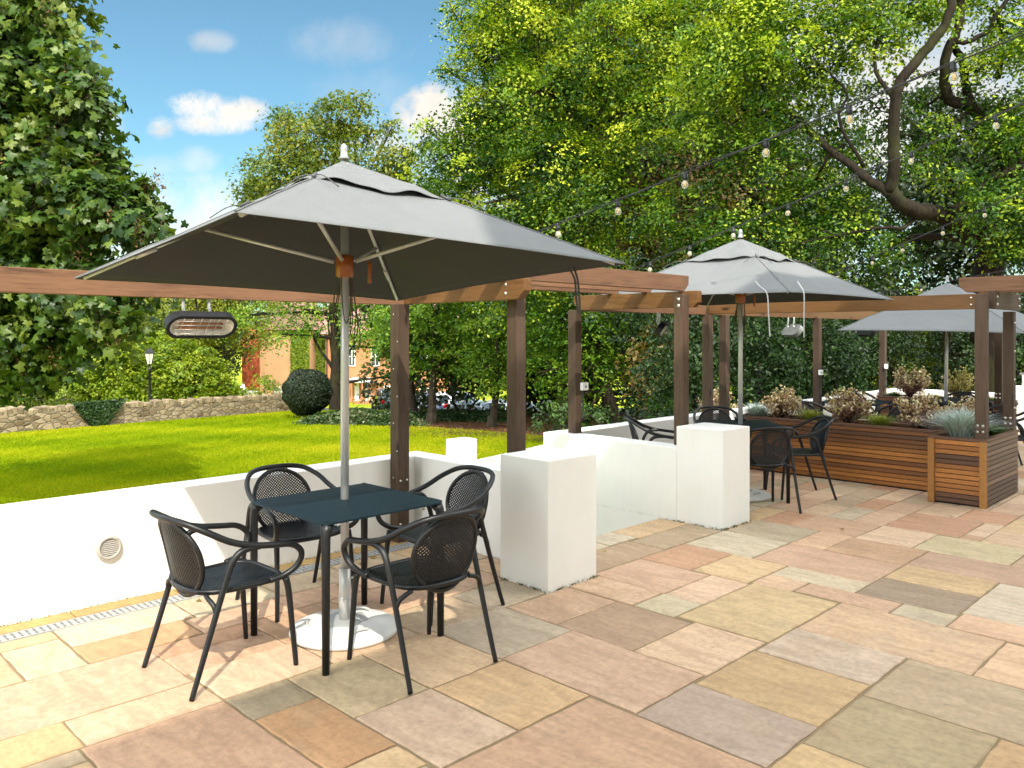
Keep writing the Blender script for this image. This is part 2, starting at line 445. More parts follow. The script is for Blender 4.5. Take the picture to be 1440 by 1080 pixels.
        tl = [rng.uniform(-.0012, .0012) for _ in range(2)]
        zz = lambda p: zt + (p[0] - cx) * tl[0] * 2 + (p[1] - cy) * tl[1] * 2
        vs = [(p[0], p[1], -.02) for p in loop] + [(p[0], p[1], zz(p) - .004) for p in loop] + [(p[0], p[1], zz(p)) for p in inner]
        fs = [(k2, (k2 + 1) % n, n + (k2 + 1) % n, n + k2) for k2 in range(n)] + [(n + k2, n + (k2 + 1) % n, 2 * n + (k2 + 1) % n, 2 * n + k2) for k2 in range(n)] + [tuple(range(2 * n, 3 * n))]
        mb.add(vs, fs); tones += [rng.random()] * len(fs)
    # edging stones between drain and wall
    xx = -3.2
    while xx < 4.15:
        L = rng.uniform(.55, .95); c = srgb((204, 170, 112)); k = STONE_K * rng.uniform(.85, 1.05); mb.cur = tuple(q * k for q in c)
        mb.bx(xx, min(4.19, xx + L - .012), 5.215, 5.352, -.02, .003); tones += [rng.random()] * 6
        xx += L
    o = mb.build('paving', STONE, attr=True)
    a = o.data.attributes.new('tone', 'FLOAT', 'FACE'); a.data.foreach_set('value', tones)
    tag(o, kind='structure')
    jb = MB()
    # mortar bed with the step opening left out and a slot under the drain
    for r in ((-3.2, 21.2, -2.4, 4.28), (-3.2, 4.42, 4.28, 5.08), (6.2, 21.2, 4.28, 5.08), (-3.2, 4.42, 5.21, 5.4), (6.2, 21.2, 5.08, 5.5)):
        jb.bx(*r, -.6, -.0065)
    tag(jb.build('mortar_bed', JOINT), kind='structure')
paving()
def terrain():
    m, t = newmat('lawn_soil')
    v = t.coord('Object')
    a = t.noise(v, .35, 5, .6, .5); b = t.noise(v, 2.2, 6, .65); c_ = t.noise(v, 40, 3)
    f = t.math('ADD', t.math('MULTIPLY', a, .6), t.math('ADD', t.math('MULTIPLY', b, .4), t.math('MULTIPLY', c_, .15)))
    c = t.ramp(f, [(.38, (.12, .18, .004)), (.55, (.22, .28, .006)), (.72, (.32, .31, .015))])
    pos = t.n('ShaderNodeSeparateXYZ', ins={0: t.n('ShaderNodeNewGeometry').outputs['Position']})
    t.out(t.pbr(c, .9, t.bump(t.math('ADD', c_, b), .6, .02), 0, .15)); MATS['lawn'] = m
    # one sheet: garden lawn near the terrace, falling to the car park and on to the horizon
    ss = [-700, -60, -8, 4, 7, 10, 14, 18, 22, 26, 31, 34.5, 40, 50, 60, 90, 130, 260, 900]
    rr = [-900, -200, -60, -30, -18, -12, -8, -5, -2, 0, 3, 6, 10, 16, 30, 60, 200, 900]
    vs = []; fs = []
    for s in ss:
        for r in rr:
            X, Y = (s + r) / R2, (s - r) / R2
            z = ground_z(X, Y)
            if s <= 4: z = -.62
            vs.append((X, Y, z))
    n = len(rr)
    for i in range(len(ss) - 1):
        for j in range(n - 1): fs.append((i * n + j, i * n + j + 1, (i + 1) * n + j + 1, (i + 1) * n + j))
    mb = MB(); mb.add(vs, fs); tag(mb.build('lawn', m), kind='structure')
terrain()
def sheet(name, pts, mat, lift=.03, sub=6):
    """ground sheet following the terrain; pts are (px, depth) corners of a quad"""
    (a, b, c, d) = [Vector((*XY(x, q), 0)) for x, q in pts]
    vs = []
    for i in range(sub + 1):
        for j in range(sub + 1):
            u, v = i / sub, j / sub
            p = (a * (1 - u) + b * u) * (1 - v) + (d * (1 - u) + c * u) * v
            vs.append((p.x, p.y, ground_z(p.x, p.y) + lift))
    n = sub + 1
    mb = MB(); mb.add(vs, [(i * n + j, (i + 1) * n + j, (i + 1) * n + j + 1, i * n + j + 1) for i in range(sub) for j in range(sub)])
    return tag(mb.build(name, mat), kind='structure')
def litter():
    m, t = newmat('leaf_litter'); v = t.coord('Object')
    b = t.noise(v, 9, 6, .7); c_ = t.n('ShaderNodeTexVoronoi', ins={'Vector': v, 'Scale': 16.})
    c = t.ramp(b, [(.3, (.03, .018, .01)), (.55, (.1, .045, .02)), (.75, (.2, .1, .04))])
    t.out(t.pbr(c, .95, t.bump(c_.outputs['Distance'], .8, .03), 0, .1)); return m
LITTER = litter()
ASPHALT = plain('asphalt', (.055, .055, .058), .9, 0, .25, 3, .4, 120)
sheet('planting_bed_soil', [(555, 24.2), (1100, 14.5), (1250, 30.5), (555, 28)], LITTER)
sheet('woodland_floor', [(830, 11.2), (1500, 14), (1900, 30), (880, 27)], LITTER, .02)
sheet('car_park', [(440, 34.6), (1200, 34.6), (1300, 51), (420, 51)], ASPHALT, .03, 10)
sheet('lane', [(770, 27.5), (1010, 26.5), (1010, 30.5), (770, 30.5)], ASPHALT, .05)

# ------------------------------------------------------------------ drainage channel
def drain():
    r = T('drain_channel', 'slotted galvanised drain channel running along the foot of the white wall', 'drain', (.5, 5.145, 0))
    ch = MB(); ch.bx(-3.2, 4.18, 5.085, 5.21, -.12, -.06); ch.build('channel', DARKHOLE, r, True)
    g = MB(); x = -3.2
    for y in (5.0905, 5.2005): g.bx(-3.2, 4.18, y - .0065, y + .0065, -.05, .002)
    g.bx(-3.2, 4.18, 5.142, 5.149, -.03, -.0005)
    while x < 4.15:
        g.bx(x, x + .021, 5.097, 5.194, -.025, .001); x += .036
    g.build('grating', GALV, r, True)
drain()
# ------------------------------------------------------------------ white walls
def rwall(mb, x0, x1, y0, y1, z1, z0=-.9): mb.bx(x0, x1, y0, y1, z0, z1)
def walls():
    r = T('terrace_wall', 'white rendered low wall along the lawn, ending in the nearest square pier', 'wall', (4.3, 5.45, 0))
    m = MB()
    m.prism([(-6, 5.35, -.9), (4.2, 5.35, -.9), (4.2, 4.0, -.9), (4.4, 4.0, -.9), (4.4, 5.57, -.9), (-6, 5.57, -.9)], (0, 0, 1.564))
    m.build('wall', WHITE, r, True, .006)
    p = MB(); p.bx(3.88, 4.38, 3.55, 3.998, -.05, .855); p.build('pier', WHITE, r, True, .008)
    r2 = T('terrace_wall', 'white rendered wall of the middle bay with the square pier beside the planter seats', 'wall', (6.3, 4.6, 0))
    m = MB()
    m.prism([(6.18, 4.092, -.9), (6.4, 4.092, -.9), (6.4, 5.5, -.9), (15.8, 5.5, -.9), (15.8, 3.5, -.9), (16.02, 3.5, -.9), (16.02, 5.72, -.9), (6.18, 5.72, -.9)], (0, 0, 1.56))
    m.build('wall', WHITE, r2, True, .006)
    p = MB(); p.bx(6.175, 6.64, 3.62, 4.09, -.05, .855); p.build('pier', WHITE, r2, True, .008)
    r3 = T('stair_wall', 'sloping white balustrade wall with a small square end pier beside the garden steps', 'wall', (6.3, 6.3, -.5))
    m = MB(); m.prism([(6.19, 5.723, -1), (6.19, 7.1, -1), (6.19, 7.1, .17), (6.19, 5.723, .53)], (.2, 0, 0)); m.build('wall', WHITE, r3, True, .005)
    p = MB(); p.bx(6.3, 6.6, 7.2, 7.42, -1, .42); p.build('pier', WHITE, r3, True, .006)
    m = MB(); m.bx(6.31, 6.38, 7.1, 7.2, -1, .1); m.build('plinth', WHITE, r3, True)
    st = T('garden_steps', 'sandstone garden steps going down between the two white piers', 'steps', (5.3, 4.9, -.3))
    for k in range(4):
        m = MB(); m.cur = tuple(q * STONE_K for q in srgb((205, 195, 170))); m.bx(4.41, 6.178, 4.285 + .32 * k, 4.285 + .32 * (k + 1) + .02, -.9, -.15 - .13 * k); m.build('step', STONE, st, True, .004, True)
    r4 = T('terrace_wall', 'white rendered wall with a steel handrail at the far right end of the terrace', 'wall', (18.4, 3.6, 0))
    m = MB(); m.bx(18.3, 18.52, -1, 4.3, -.5, .66); m.build('wall', WHITE, r4, True, .006)
    h = MB(); h.tube([(18.4, 4.2, .9), (18.4, -1, .9)], .025, 10)
    for y in (4.15, 2.9, 1.6): h.tube([(18.4, y, .6), (18.4, y, .9)], .02, 8)
    h.build('handrail', STEEL, r4, True)
walls()
def wall_vent():
    r = T('wall_vent', 'round white louvred vent cover on the sunlit white wall', 'vent', (1.785, 5.35, .353))
    m = MB(Matrix.Rotation(PI / 2, 4, 'X'))
    m.lathe([(.076, 0), (.076, .024), (.07, .034), (.056, .036), (.054, .02), (.0, .018)], n=40); m.build('rim', plain('vent_plastic', (.4, .385, .35), .5, 0, .05), r)
    s = MB()
    for k in range(8):
        z = -.042 + k * .012; w = math.sqrt(max(0, .052 ** 2 - z * z))
        s.box((0, -.026, z), (2 * w, .014, .005), Euler((.6, 0, 0)))
    s.build('louvre', plain('vent_plastic', (.6, .58, .53), .5), r)
    for a in (.8, 2.35, 3.9, 5.5):
        b = MB(); b.box((.065 * math.cos(a), -.036, .065 * math.sin(a)), (.007, .004, .007)); b.build('screw', ZINC, r)
wall_vent()

# ------------------------------------------------------------------ pergolas
ZB, ZT, ZTT = 1.93, 2.08, 2.225
def bolts(r, pts, axis, rad=.0095):
    for p in pts:
        m = MB()
        R = Matrix.Rotation(PI / 2, 4, 'Y') if axis == 'x' else Matrix.Rotation(PI / 2, 4, 'X')
        m.M = Matrix.Translation(p) @ R
        m.lathe([(rad * 1.5, -.002), (rad * 1.5, .003), (rad, .004), (rad * .8, .011), (.001, .012)], n=12)
        m.build('bolt', ZINC, r, True)
def pergola():
    r = T('pergola', 'brown timber pergola over the near table and the garden steps, joined by three stacked beams', 'pergola', (4.25, 5.3, 0))
    # garden-side beam, corner post, beam towards the camera, front post
    board('beam', (-4.5, 5.43, (ZB + ZT) / 2 - .007), (4.22, 5.43, (ZB + ZT) / 2 - .007), .07, ZT - ZB, BEAM, r)
    board('post', (4.0, 5.29, 0), (4.0, 5.29, ZB - .007), .11, .11, POST, r)
    board('post', (4.245, 4.2, .6), (4.245, 4.2, ZT - .02), .1, .1, POST, r)
    board('beam', (4.158, 5.394, (ZB + ZT) / 2), (4.158, 4.0, (ZB + ZT) / 2), .072, ZT - ZB, OILED, r, (0, .07))
    # passage beams over the steps
    board('beam', (3.55, 4.215, (ZT + ZTT) / 2 + .002), (6.52, 4.215, (ZT + ZTT) / 2 + .002), .07, .145, BEAM, r, (0, .07))
    board('beam', (3.9, 4.62, (ZT + ZTT) / 2 + .002), (6.55, 4.62, (ZT + ZTT) / 2 + .002), .07, .145, BEAM, r, (0, .07))
    board('beam', (3.9, 5.05, (ZT + ZTT) / 2 + .002), (6.58, 5.05, (ZT + ZTT) / 2 + .002), .07, .145, BEAM, r, (0, .07))
    bolts(r, [(4.121, 4.19, 1.975), (4.121, 4.19, 2.04)], 'x')
    bolts(r, [(3.965, 5.2345, z) for z in (.5, .15)] + [(4.03, 5.2345, z) for z in (.5,)], 'y', .006)
    bolts(r, [(3.9445, 5.25 + .05 * (k % 2), .3 + .22 * k) for k in range(8)], 'x', .0045)
    r = T('pergola', 'brown timber pergola framing the middle umbrella and table behind the white pier', 'pergola', (6.38, 5.4, 0))
    board('post', (6.38, 5.46, .6), (6.38, 5.46, ZB - .002), .1, .1, POST, r)
    board('post', (6.38, 4.17, .6), (6.38, 4.17, ZT - .03), .1, .1, POST, r)
    board('beam', (6.467, 5.52, (ZB + ZT) / 2), (6.467, 4.03, (ZB + ZT) / 2), .07, ZT - ZB, OILED, r, (.07, .05))
    board('beam', (6.51, 5.46, (ZB + ZT) / 2 - .008), (8.86, 5.46, (ZB + ZT) / 2 - .008), .07, ZT - ZB, BEAM, r)
    board('post', (8.88, 5.42, 0), (8.88, 5.42, ZB - .008), .1, .1, POST, r)
    board('beam', (8.93, 5.41, (ZB + ZT) / 2), (8.93, 2.36, (ZB + ZT) / 2), .07, ZT - ZB, OILED, r)
    board('post', (8.81, 2.335, .648), (8.81, 2.335, ZT - .01), .1, .1, POST, r)
    bolts(r, [(6.328, 4.17, 2.0), (6.328, 4.17, 1.94)], 'x', .011)
    bolts(r, [(8.758, 2.335 + dy, z) for dy in (-.024, .024) for z in (.73, .79)], 'x', .009)
    bolts(r, [(8.893, 2.45, 1.97), (8.893, 2.45, 2.04)], 'x', .008)
    r = T('pergola', 'brown timber pergola over the farthest table, its top beams leaving the picture at right', 'pergola', (9.25, 5.4, 0))
    board('post', (9.28, 5.42, 0), (9.28, 5.42, ZB - .008), .1, .1, POST, r)
    board('post', (12.0, 5.42, 0), (12.0, 5.42, ZB - .008), .1, .1, POST, r)
    board('post', (14.6, 5.42, 0), (14.6, 5.42, ZB - .008), .1, .1, POST, r)
    board('beam', (8.98, 5.46, (ZB + ZT) / 2 - .008), (15.2, 5.46, (ZB + ZT) / 2 - .008), .07, ZT - ZB, OILED, r, (0, .06))
    board('post', (9.84, 2.345, .648), (9.84, 2.345, ZT - .16), .1, .1, POST, r)
    board('post', (13.7, 3.4, .6), (13.7, 3.4, ZB), .1, .1, POST, r)
    board('beam', (8.98, 2.29, (ZB + ZT) / 2 + .012), (9.95, 2.29, (ZB + ZT) / 2 + .012), .06, ZT - ZB + .02, POST, r)
    board('beam', (9.12, 2.62, (ZT + ZTT) / 2 + .03), (9.12, -1.6, (ZT + ZTT) / 2 + .03), .07, .15, BEAM, r, (.07, 0))
    board('beam', (9.6, 2.62, (ZT + ZTT) / 2 + .03), (9.6, -1.6, (ZT + ZTT) / 2 + .03), .07, .15, BEAM, r, (.07, 0))
    board('post', (9.12, -1.5, 0), (9.12, -1.5, ZT + .02), .1, .1, POST, r)
    board('post', (9.6, -1.5, 0), (9.6, -1.5, ZT + .02), .1, .1, POST, r)
    bolts(r, [(x, 2.258, z) for x in (9.04, 9.86) for z in (1.975, 2.05)], 'y', .01)
    bolts(r, [(9.788, 2.345 + dy, z) for dy in (-.024, .024) for z in (.73, .79)], 'x', .009)
    bolts(r, [(13.648, 3.4 + dy, z) for dy in (-.024, .024) for z in (.73, .79)], 'x', .009)
    bolts(r, [(9.82, 2.293, .9 + .3 * k) for k in range(4)], 'y', .008)
pergola()

# ------------------------------------------------------------------ heaters and socket boxes
def stadium(w, h, n=10):
    rad = h / 2; c = w / 2 - rad
    return [(c + rad * math.cos(a), rad * math.sin(a)) for a in np.linspace(-PI / 2, PI / 2, n)] + [(-c - rad * math.cos(a), -rad * math.sin(a)) for a in np.linspace(-PI / 2, PI / 2, n)]
def heater():
    r = T('patio_heater', 'black framed electric heater hanging from the pergola beam left of the near umbrella', 'heater', (2.4, 5.4, 1.745), 0, 'heaters hanging from the pergola')
    A = Matrix.Rotation(.6, 4, 'X')          # face tips down to the seats
    W, H = .49, .18
    sh = MB(A); o = stadium(W, H); i = stadium(W - .045, H - .045); n = len(o)
    sh.add([(x, -.035, z) for x, z in o] + [(x, .03, z) for x, z in o] + [(x, -.035, z) for x, z in i] + [(x, .0, z) for x, z in i],
           [(k, (k + 1) % n, n + (k + 1) % n, n + k) for k in range(n)] + [(k, (k + 1) % n, 2 * n + (k + 1) % n, 2 * n + k) for k in range(n)] + [(2 * n + k, 2 * n + (k + 1) % n, 3 * n + (k + 1) % n, 3 * n + k) for k in range(n)] + [tuple(range(n, 2 * n))], False)
    sh.build('housing', BLACK, r)
    rf = MB(A); rr = stadium(W - .047, H - .047); r3 = stadium(W - .13, H - .12)
    rf.add([(x, -.03, z) for x, z in rr] + [(x, .012, z) for x, z in r3], [(k, (k + 1) % n, n + (k + 1) % n, n + k) for k in range(n)] + [tuple(range(n, 2 * n))])
    rf.build('reflector', CREAM, r)
    el = MB(A)
    for z in (-.022, .012): el.tube([(-.15, -.004, z), (.15, -.004, z)], .008, 8)
    el.build('heating_tube', HEATEL, r)
    gr = MB(A)
    for k in range(6):
        x = -.15 + .06 * k; gr.tube([(x - .012, -.034, -.07), (x + .012, -.034, .07)], .0016, 5)
    for z in (-.05, -.017, .017, .05): gr.tube([(-.19, -.036, z), (.19, -.036, z)], .0014, 5)
    gr.build('grille', ZINC, r)
    for x in (-.11, .07):
        b = MB(); b.tube(spline([(x, .03, .19), (x, .03, .12), (x + .012, .035, .075), (x, .02, .05)], 4), .012, 8); b.build('bracket', GALV, r)
    c = MB(); c.tube(spline([(-.02, .04, .19), (-.01, .05, .13), (0, .04, .05)], 5), .006, 6); c.build('cable', CABLE, r)
    return r
h0 = heater()
G_ = 'heaters hanging from the pergola'
dup(h0, (7.82, 5.38, 1.74), .5, 'black framed electric heater hanging left of the post behind the middle white pier', G_)
h2 = dup(h0, (11.05, 5.36, 1.73), .9, 'grey framed electric heater hanging under the middle umbrella in front of the dark hedge', G_)
GREYH = plain('grey_heater_shell', (.17, .175, .17), .45, .2)
for ch in h2.children:
    if ch.name.startswith('housing'):
        ch.data = ch.data.copy(); ch.data.materials[0] = GREYH
dup(h0, (13.75, 5.36, 1.73), .9, 'small dark electric heater hanging at the left edge of the farthest umbrella', G_)
def socket(loc, label, face):
    r = T('socket_box', label, 'socket box', loc, 0, 'socket boxes on the pergola posts')
    m = MB()
    if face == 'x':
        m.bx(-.035, 0, -.05, .05, -.04, .04); m.build('box', SOCKW, r, bevel=.006)
        k = MB(); k.box((-.037, .0, .0), (.006, .018, .022)); k.build('switch', STRAPD, r)
    else:
        m.bx(-.05, .05, -.035, 0, -.04, .04); m.build('box', SOCKW, r, bevel=.006)
        k = MB(); k.box((0, -.037, 0), (.018, .006, .022)); k.build('switch', STRAPD, r)
    c = MB(); c.tube(spline([(-.02, -.015, -.04), (-.024, -.018, -.15), (-.03, -.03, -.27), (-.05, -.03, -.33), (-.03, -.025, -.36), (-.01, -.03, -.3)], 5), .008, 6); c.build('cable', CABLE, r)
socket((11.96, 5.366, 1.1), 'white socket box with a black cable on the post behind the middle planter shrubs', 'y')
socket((14.56, 5.366, 1.12), 'white socket box on the farthest corner post beside the pale umbrella pole', 'y')
socket((6.45, 5.408, 1.14), 'white socket box on the second post beyond the garden steps', 'y')
# ------------------------------------------------------------------ chairs and tables
def lattice(inside, to3, ext, pitch, hole, th):
    """perforated sheet: diagonal grid of square holes, real openings, two faces and hole walls"""
    mb = MB(); h = pitch / 2; k = hole * .5
    n = int(ext / pitch * 1.5) + 2
    vs = []; fs = []; idx = {}
    def vert(p, q, s):
        key = (round(p, 5), round(q, 5), s)
        if key not in idx: idx[key] = len(vs); vs.append(to3(p, q, s * th))
        return idx[key]
    c45 = math.sqrt(.5)
    def rot(a, b): return ((a - b) * c45, (a + b) * c45)
    for i in range(-n, n + 1):
        for j in range(-n, n + 1):
            ca, cb = i * pitch, j * pitch
            if not inside(*rot(ca, cb)): continue
            o = [(-1, -1), (1, -1), (1, 1), (-1, 1)]
            out = [rot(ca + a * h, cb + b * h) for a, b in o]; inn = [rot(ca + a * k, cb + b * k) for a, b in o]
            for s in (0, 1):
                for e in range(4):
                    f = [vert(*out[e], s), vert(*out[(e + 1) % 4], s), vert(*inn[(e + 1) % 4], s), vert(*inn[e], s)]
                    fs.append(f if s else f[::-1])
            for e in range(4):
                fs.append([vert(*inn[e], 0), vert(*inn[(e + 1) % 4], 0), vert(*inn[(e + 1) % 4], 1), vert(*inn[e], 1)])
    mb.add(vs, fs, False); return mb
def chair(name='cafe_chair'):
    r = T(name, 'x', 'chair')
    # back: oval leaning backwards, dished
    c0 = Vector((-.245, 0, .60)); up = Vector((-.235, 0, .97)).normalized()
    hw, hh = .192, .196
    def b3(p, q, s): 
        nrm = Vector((up.z, 0, -up.x))
        return c0 + Vector((0, p, 0)) + up * q + nrm * (s - .003 + 1.15 * p * p)
    mb = lattice(lambda p, q: (p / hw) ** 2 + (q / hh) ** 2 < 1.03, b3, .22, .0135, .0082, .006)
    rim = [b3(hw * math.cos(a), hh * math.sin(a), .003) for a in np.linspace(0, 2 * PI, 41)[:-1]]
    mb.ring(rim, .0135, 8)
    mb.build('backrest', BLACK, r)
    # seat
    def hwid(x): return .2 + (x + .21) / .45 * .028
    def inseat(p, q): return -.205 < p < .232 and abs(q) < hwid(p) - .008 and not (p < -.15 and (q / .2) ** 2 + ((p + .15) / .075) ** 2 > 1)
    def s3(p, q, s): return Vector((p, q, .44 + s + .10 * (p - .02) ** 2 + .12 * q * q))
    sb = lattice(inseat, s3, .24, .0155, .0075, .005)
    out = []
    for a in np.linspace(0, 2 * PI, 49)[:-1]:
        ca, sa = math.cos(a), math.sin(a)
        p = .012 + .23 * math.copysign(abs(ca) ** .55, ca); q = math.copysign(abs(sa) ** .5, sa)
        if p < -.1: q = math.copysign(abs(sa) ** .75, sa)
        out.append(s3(p, q * hwid(p), .0))
    sb.ring(out, .0145, 8)
    sb.build('seat', BLACK, r)
    side = [(-.318, 0, .808), (-.308, .1, .806), (-.27, .185, .79), (-.19, .245, .745), (-.09, .272, .69), (.02, .282, .657), (.13, .285, .64), (.215, .284, .628), (.268, .28, .595), (.283, .274, .555), (.262, .262, .505), (.205, .245, .468), (.13, .232, .452)]
    full = [(x, -y, z) for x, y, z in side[:0:-1]] + side
    a = MB(); a.tube(spline(full, 5), .0158, 10)
    # short stays joining the rail to the top of the back
    for s in (-1, 1): a.tube(spline([(-.289, .07 * s, .79), (-.283, .06 * s, .782), (-.28, .05 * s, .775)], 3), .01, 8)
    a.build('arm_rail', BLACK, r)
    for s in (-1, 1):
        m = MB(); pts = spline([(-.285, .268 * s, 0), (-.235, .266 * s, .15), (-.18, .266 * s, .32), (-.122, .268 * s, .5), (-.092, .271 * s, .585), (-.055, .275 * s, .632), (0, .279 * s, .648), (.05, .281 * s, .648)], 5)
        m.tube(pts, [.0125 + .004 * min(1, i / 20) for i in range(len(pts))], 10)
        m.tube(spline([(-.165, .266 * s, .365), (-.172, .25 * s, .405), (-.18, .215 * s, .428), (-.175, .18 * s, .437)], 4), .012, 8)
        m.build('leg', BLACK, r)
        m = MB(); pts = spline([(.262, .258 * s, 0), (.245, .25 * s, .2), (.228, .244 * s, .38), (.214, .24 * s, .45)], 5)
        m.tube(pts, [.0125 + .005 * min(1, i / 14) for i in range(len(pts))], 10)
        m.build('leg', BLACK, r)
    return r
CH = chair()
CG = 'black perforated armchairs round the terrace tables'
def put(x, y, fx, fy, label, first=[True]):
    rz = math.atan2(fy, fx)
    if first[0]:
        first[0] = False; CH.location = (x, y, .001); CH.rotation_euler = (0, 0, rz); CH['label'] = label; CH['group'] = CG; return CH
    return dup(CH, (x, y, .001), rz, label, CG)
put(1.86, 3.93, 1, .02, 'black perforated armchair left of the near table, seen from the side by the wall vent')
put(2.61, 3.28, .03, 1, 'black perforated armchair closest to the camera, its oval back turned to us')
put(2.64, 4.55, -.06, -1, 'black perforated armchair behind the near table against the lawn wall, facing the camera')
put(3.24, 3.87, -1, .06, 'black perforated armchair at the right of the near table, beside the white pier')
put(7.22, 3.83, .6, .8, 'black perforated armchair at the middle table, back turned to us beside the white pier')
put(8.1, 3.86, -.7, .7, 'black perforated armchair in profile before the long planter, facing left')
put(8.32, 4.92, -.7, -.7, 'black perforated armchair whose arched top just shows above the middle white pier')
put(7.02, 4.9, .65, -.76, 'black perforated armchair left of the middle table, showing above the low white wall')
put(10.35, 4.62, .9, -.4, 'black perforated armchair behind the long planter beside the post with a socket box')
put(10.85, 3.95, .5, .85, 'black perforated armchair just behind the planter shrubs, its back turned to us')
put(12.3, 4.75, -.3, -.95, 'black perforated armchair near the farthest corner post, left of pale umbrella pole')
put(13.0, 3.75, -1, .1, 'black perforated armchair at the far end of the farthest table under the blossom shrub')
put(11.75, 3.05, .3, .95, 'black perforated armchair on the near side of the farthest table behind the yellow planter shrub')
put(11.05, 2.62, -.3, .95, 'black perforated armchair showing between the two dark posts at the right')
def table(name='cafe_table'):
    r = T(name, 'x', 'table')
    h = .39; c = .035
    poly = [(-h + c, -h), (h - c, -h), (h, -h + c), (h, h - c), (h - c, h), (-h + c, h), (-h, h - c), (-h, -h + c)]
    m = MB(); m.prism([(x, y, .738) for x, y in poly], (0, 0, .012)); m.build('tabletop', SLATE, r, bevel=.002)
    for sx in (-1, 1):
        for sy in (-1, 1):
            m = MB(); x, y = sx * (h - .022), sy * (h - .022)
            pts = [(x, y, 0), (x, y, .55), (x, y, .665), (x - sx * .004, y - sy * .004, .7), (x - sx * .02, y - sy * .02, .7375)]
            m.tube(pts, [.019, .022, .0235, .026, .036], 8); m.build('leg', BLACK, r)
    m = MB()
    for s in (-1, 1): m.box((0, s * .3, .73), (.66, .03, .014)); m.box((s * .3, 0, .73), (.03, .6, .0145))
    m.build('frame', BLACK, r)
    b = MB()
    for x, y in ((.3, -.3), (-.3, .3)): b.tube([(x, y, .70), (x, y, .7235)], .008, 8)
    b.build('adjuster', ZINC, r)
    return r
TB = table(); TG = 'dark square tables on the terrace'
TB.location = (2.54, 3.84, 0); TB['label'] = 'dark slate square table in the foreground pierced by an umbrella pole'; TB['group'] = TG
dup(TB, (7.62, 4.26, 0), PI / 4, 'dark square table under the middle umbrella behind the white pier', TG)
dup(TB, (11.3, 4.55, 0), .15, 'dark square table between the long planter and the far white wall', TG)
t3 = dup(TB, (12.3, 3.72, 0), 0, 'wide grey tabletop under the farthest umbrella, a black ashtray on it', TG)
t3.scale = (1.25, 1.25, 1)
def ashtray(loc, label):
    r = T('ashtray', label, 'ashtray', loc, 0, 'black ashtrays on the tables')
    m = MB(); m.lathe([(.055, 0), (.062, .012), (.064, .035), (.052, .035), (.045, .012), (.001, .01)], n=20); m.build('bowl', BLACK, r)
ashtray((12.62, 3.55, .752), 'black ashtray on the grey table under the farthest umbrella')
ashtray((7.9, 4.42, .752), 'small black ashtray on the middle table just right of the umbrella pole')
def leaves_fallen():
    rng = random.Random(5)
    M = leafmat('fallen_leaf', (.28, .14, .02), (.42, .27, .03), (.5, .4, .06), .1)
    spots = [(3.0, 4.62), (3.18, 4.86), (2.98, 4.82), (3.4, 4.95), (2.2, 4.98), (.9, 5.0), (3.55, 5.02), (6.9, 2.9), (3.3, 4.35), (8.1, 2.4), (4.9, 3.9), (9.6, 1.95)]
    for k, (x, y) in enumerate(spots):
        m = MB(); a0 = rng.uniform(0, 6); n = 10; s = rng.uniform(.02, .034)
        pts = [(s * (1 if i % 2 == 0 else .5) * math.cos(a0 + i * .628), s * (1 if i % 2 == 0 else .5) * math.sin(a0 + i * .628), rng.uniform(.003, .014)) for i in range(n)]
        m.add([(0, 0, .005)] + pts, [(0, i + 1, (i + 1) % n + 1) for i in range(n)])
        o = m.build('fallen_leaf', M)
        o.location = (x, y, .004)
        at = o.data.attributes.new('tone', 'FLOAT', 'FACE'); at.data.foreach_set('value', [rng.random()] * n)
        tag(o, 'dry yellow leaf lying on the sandstone paving', 'leaf', 'fallen leaves on the paving')
leaves_fallen()

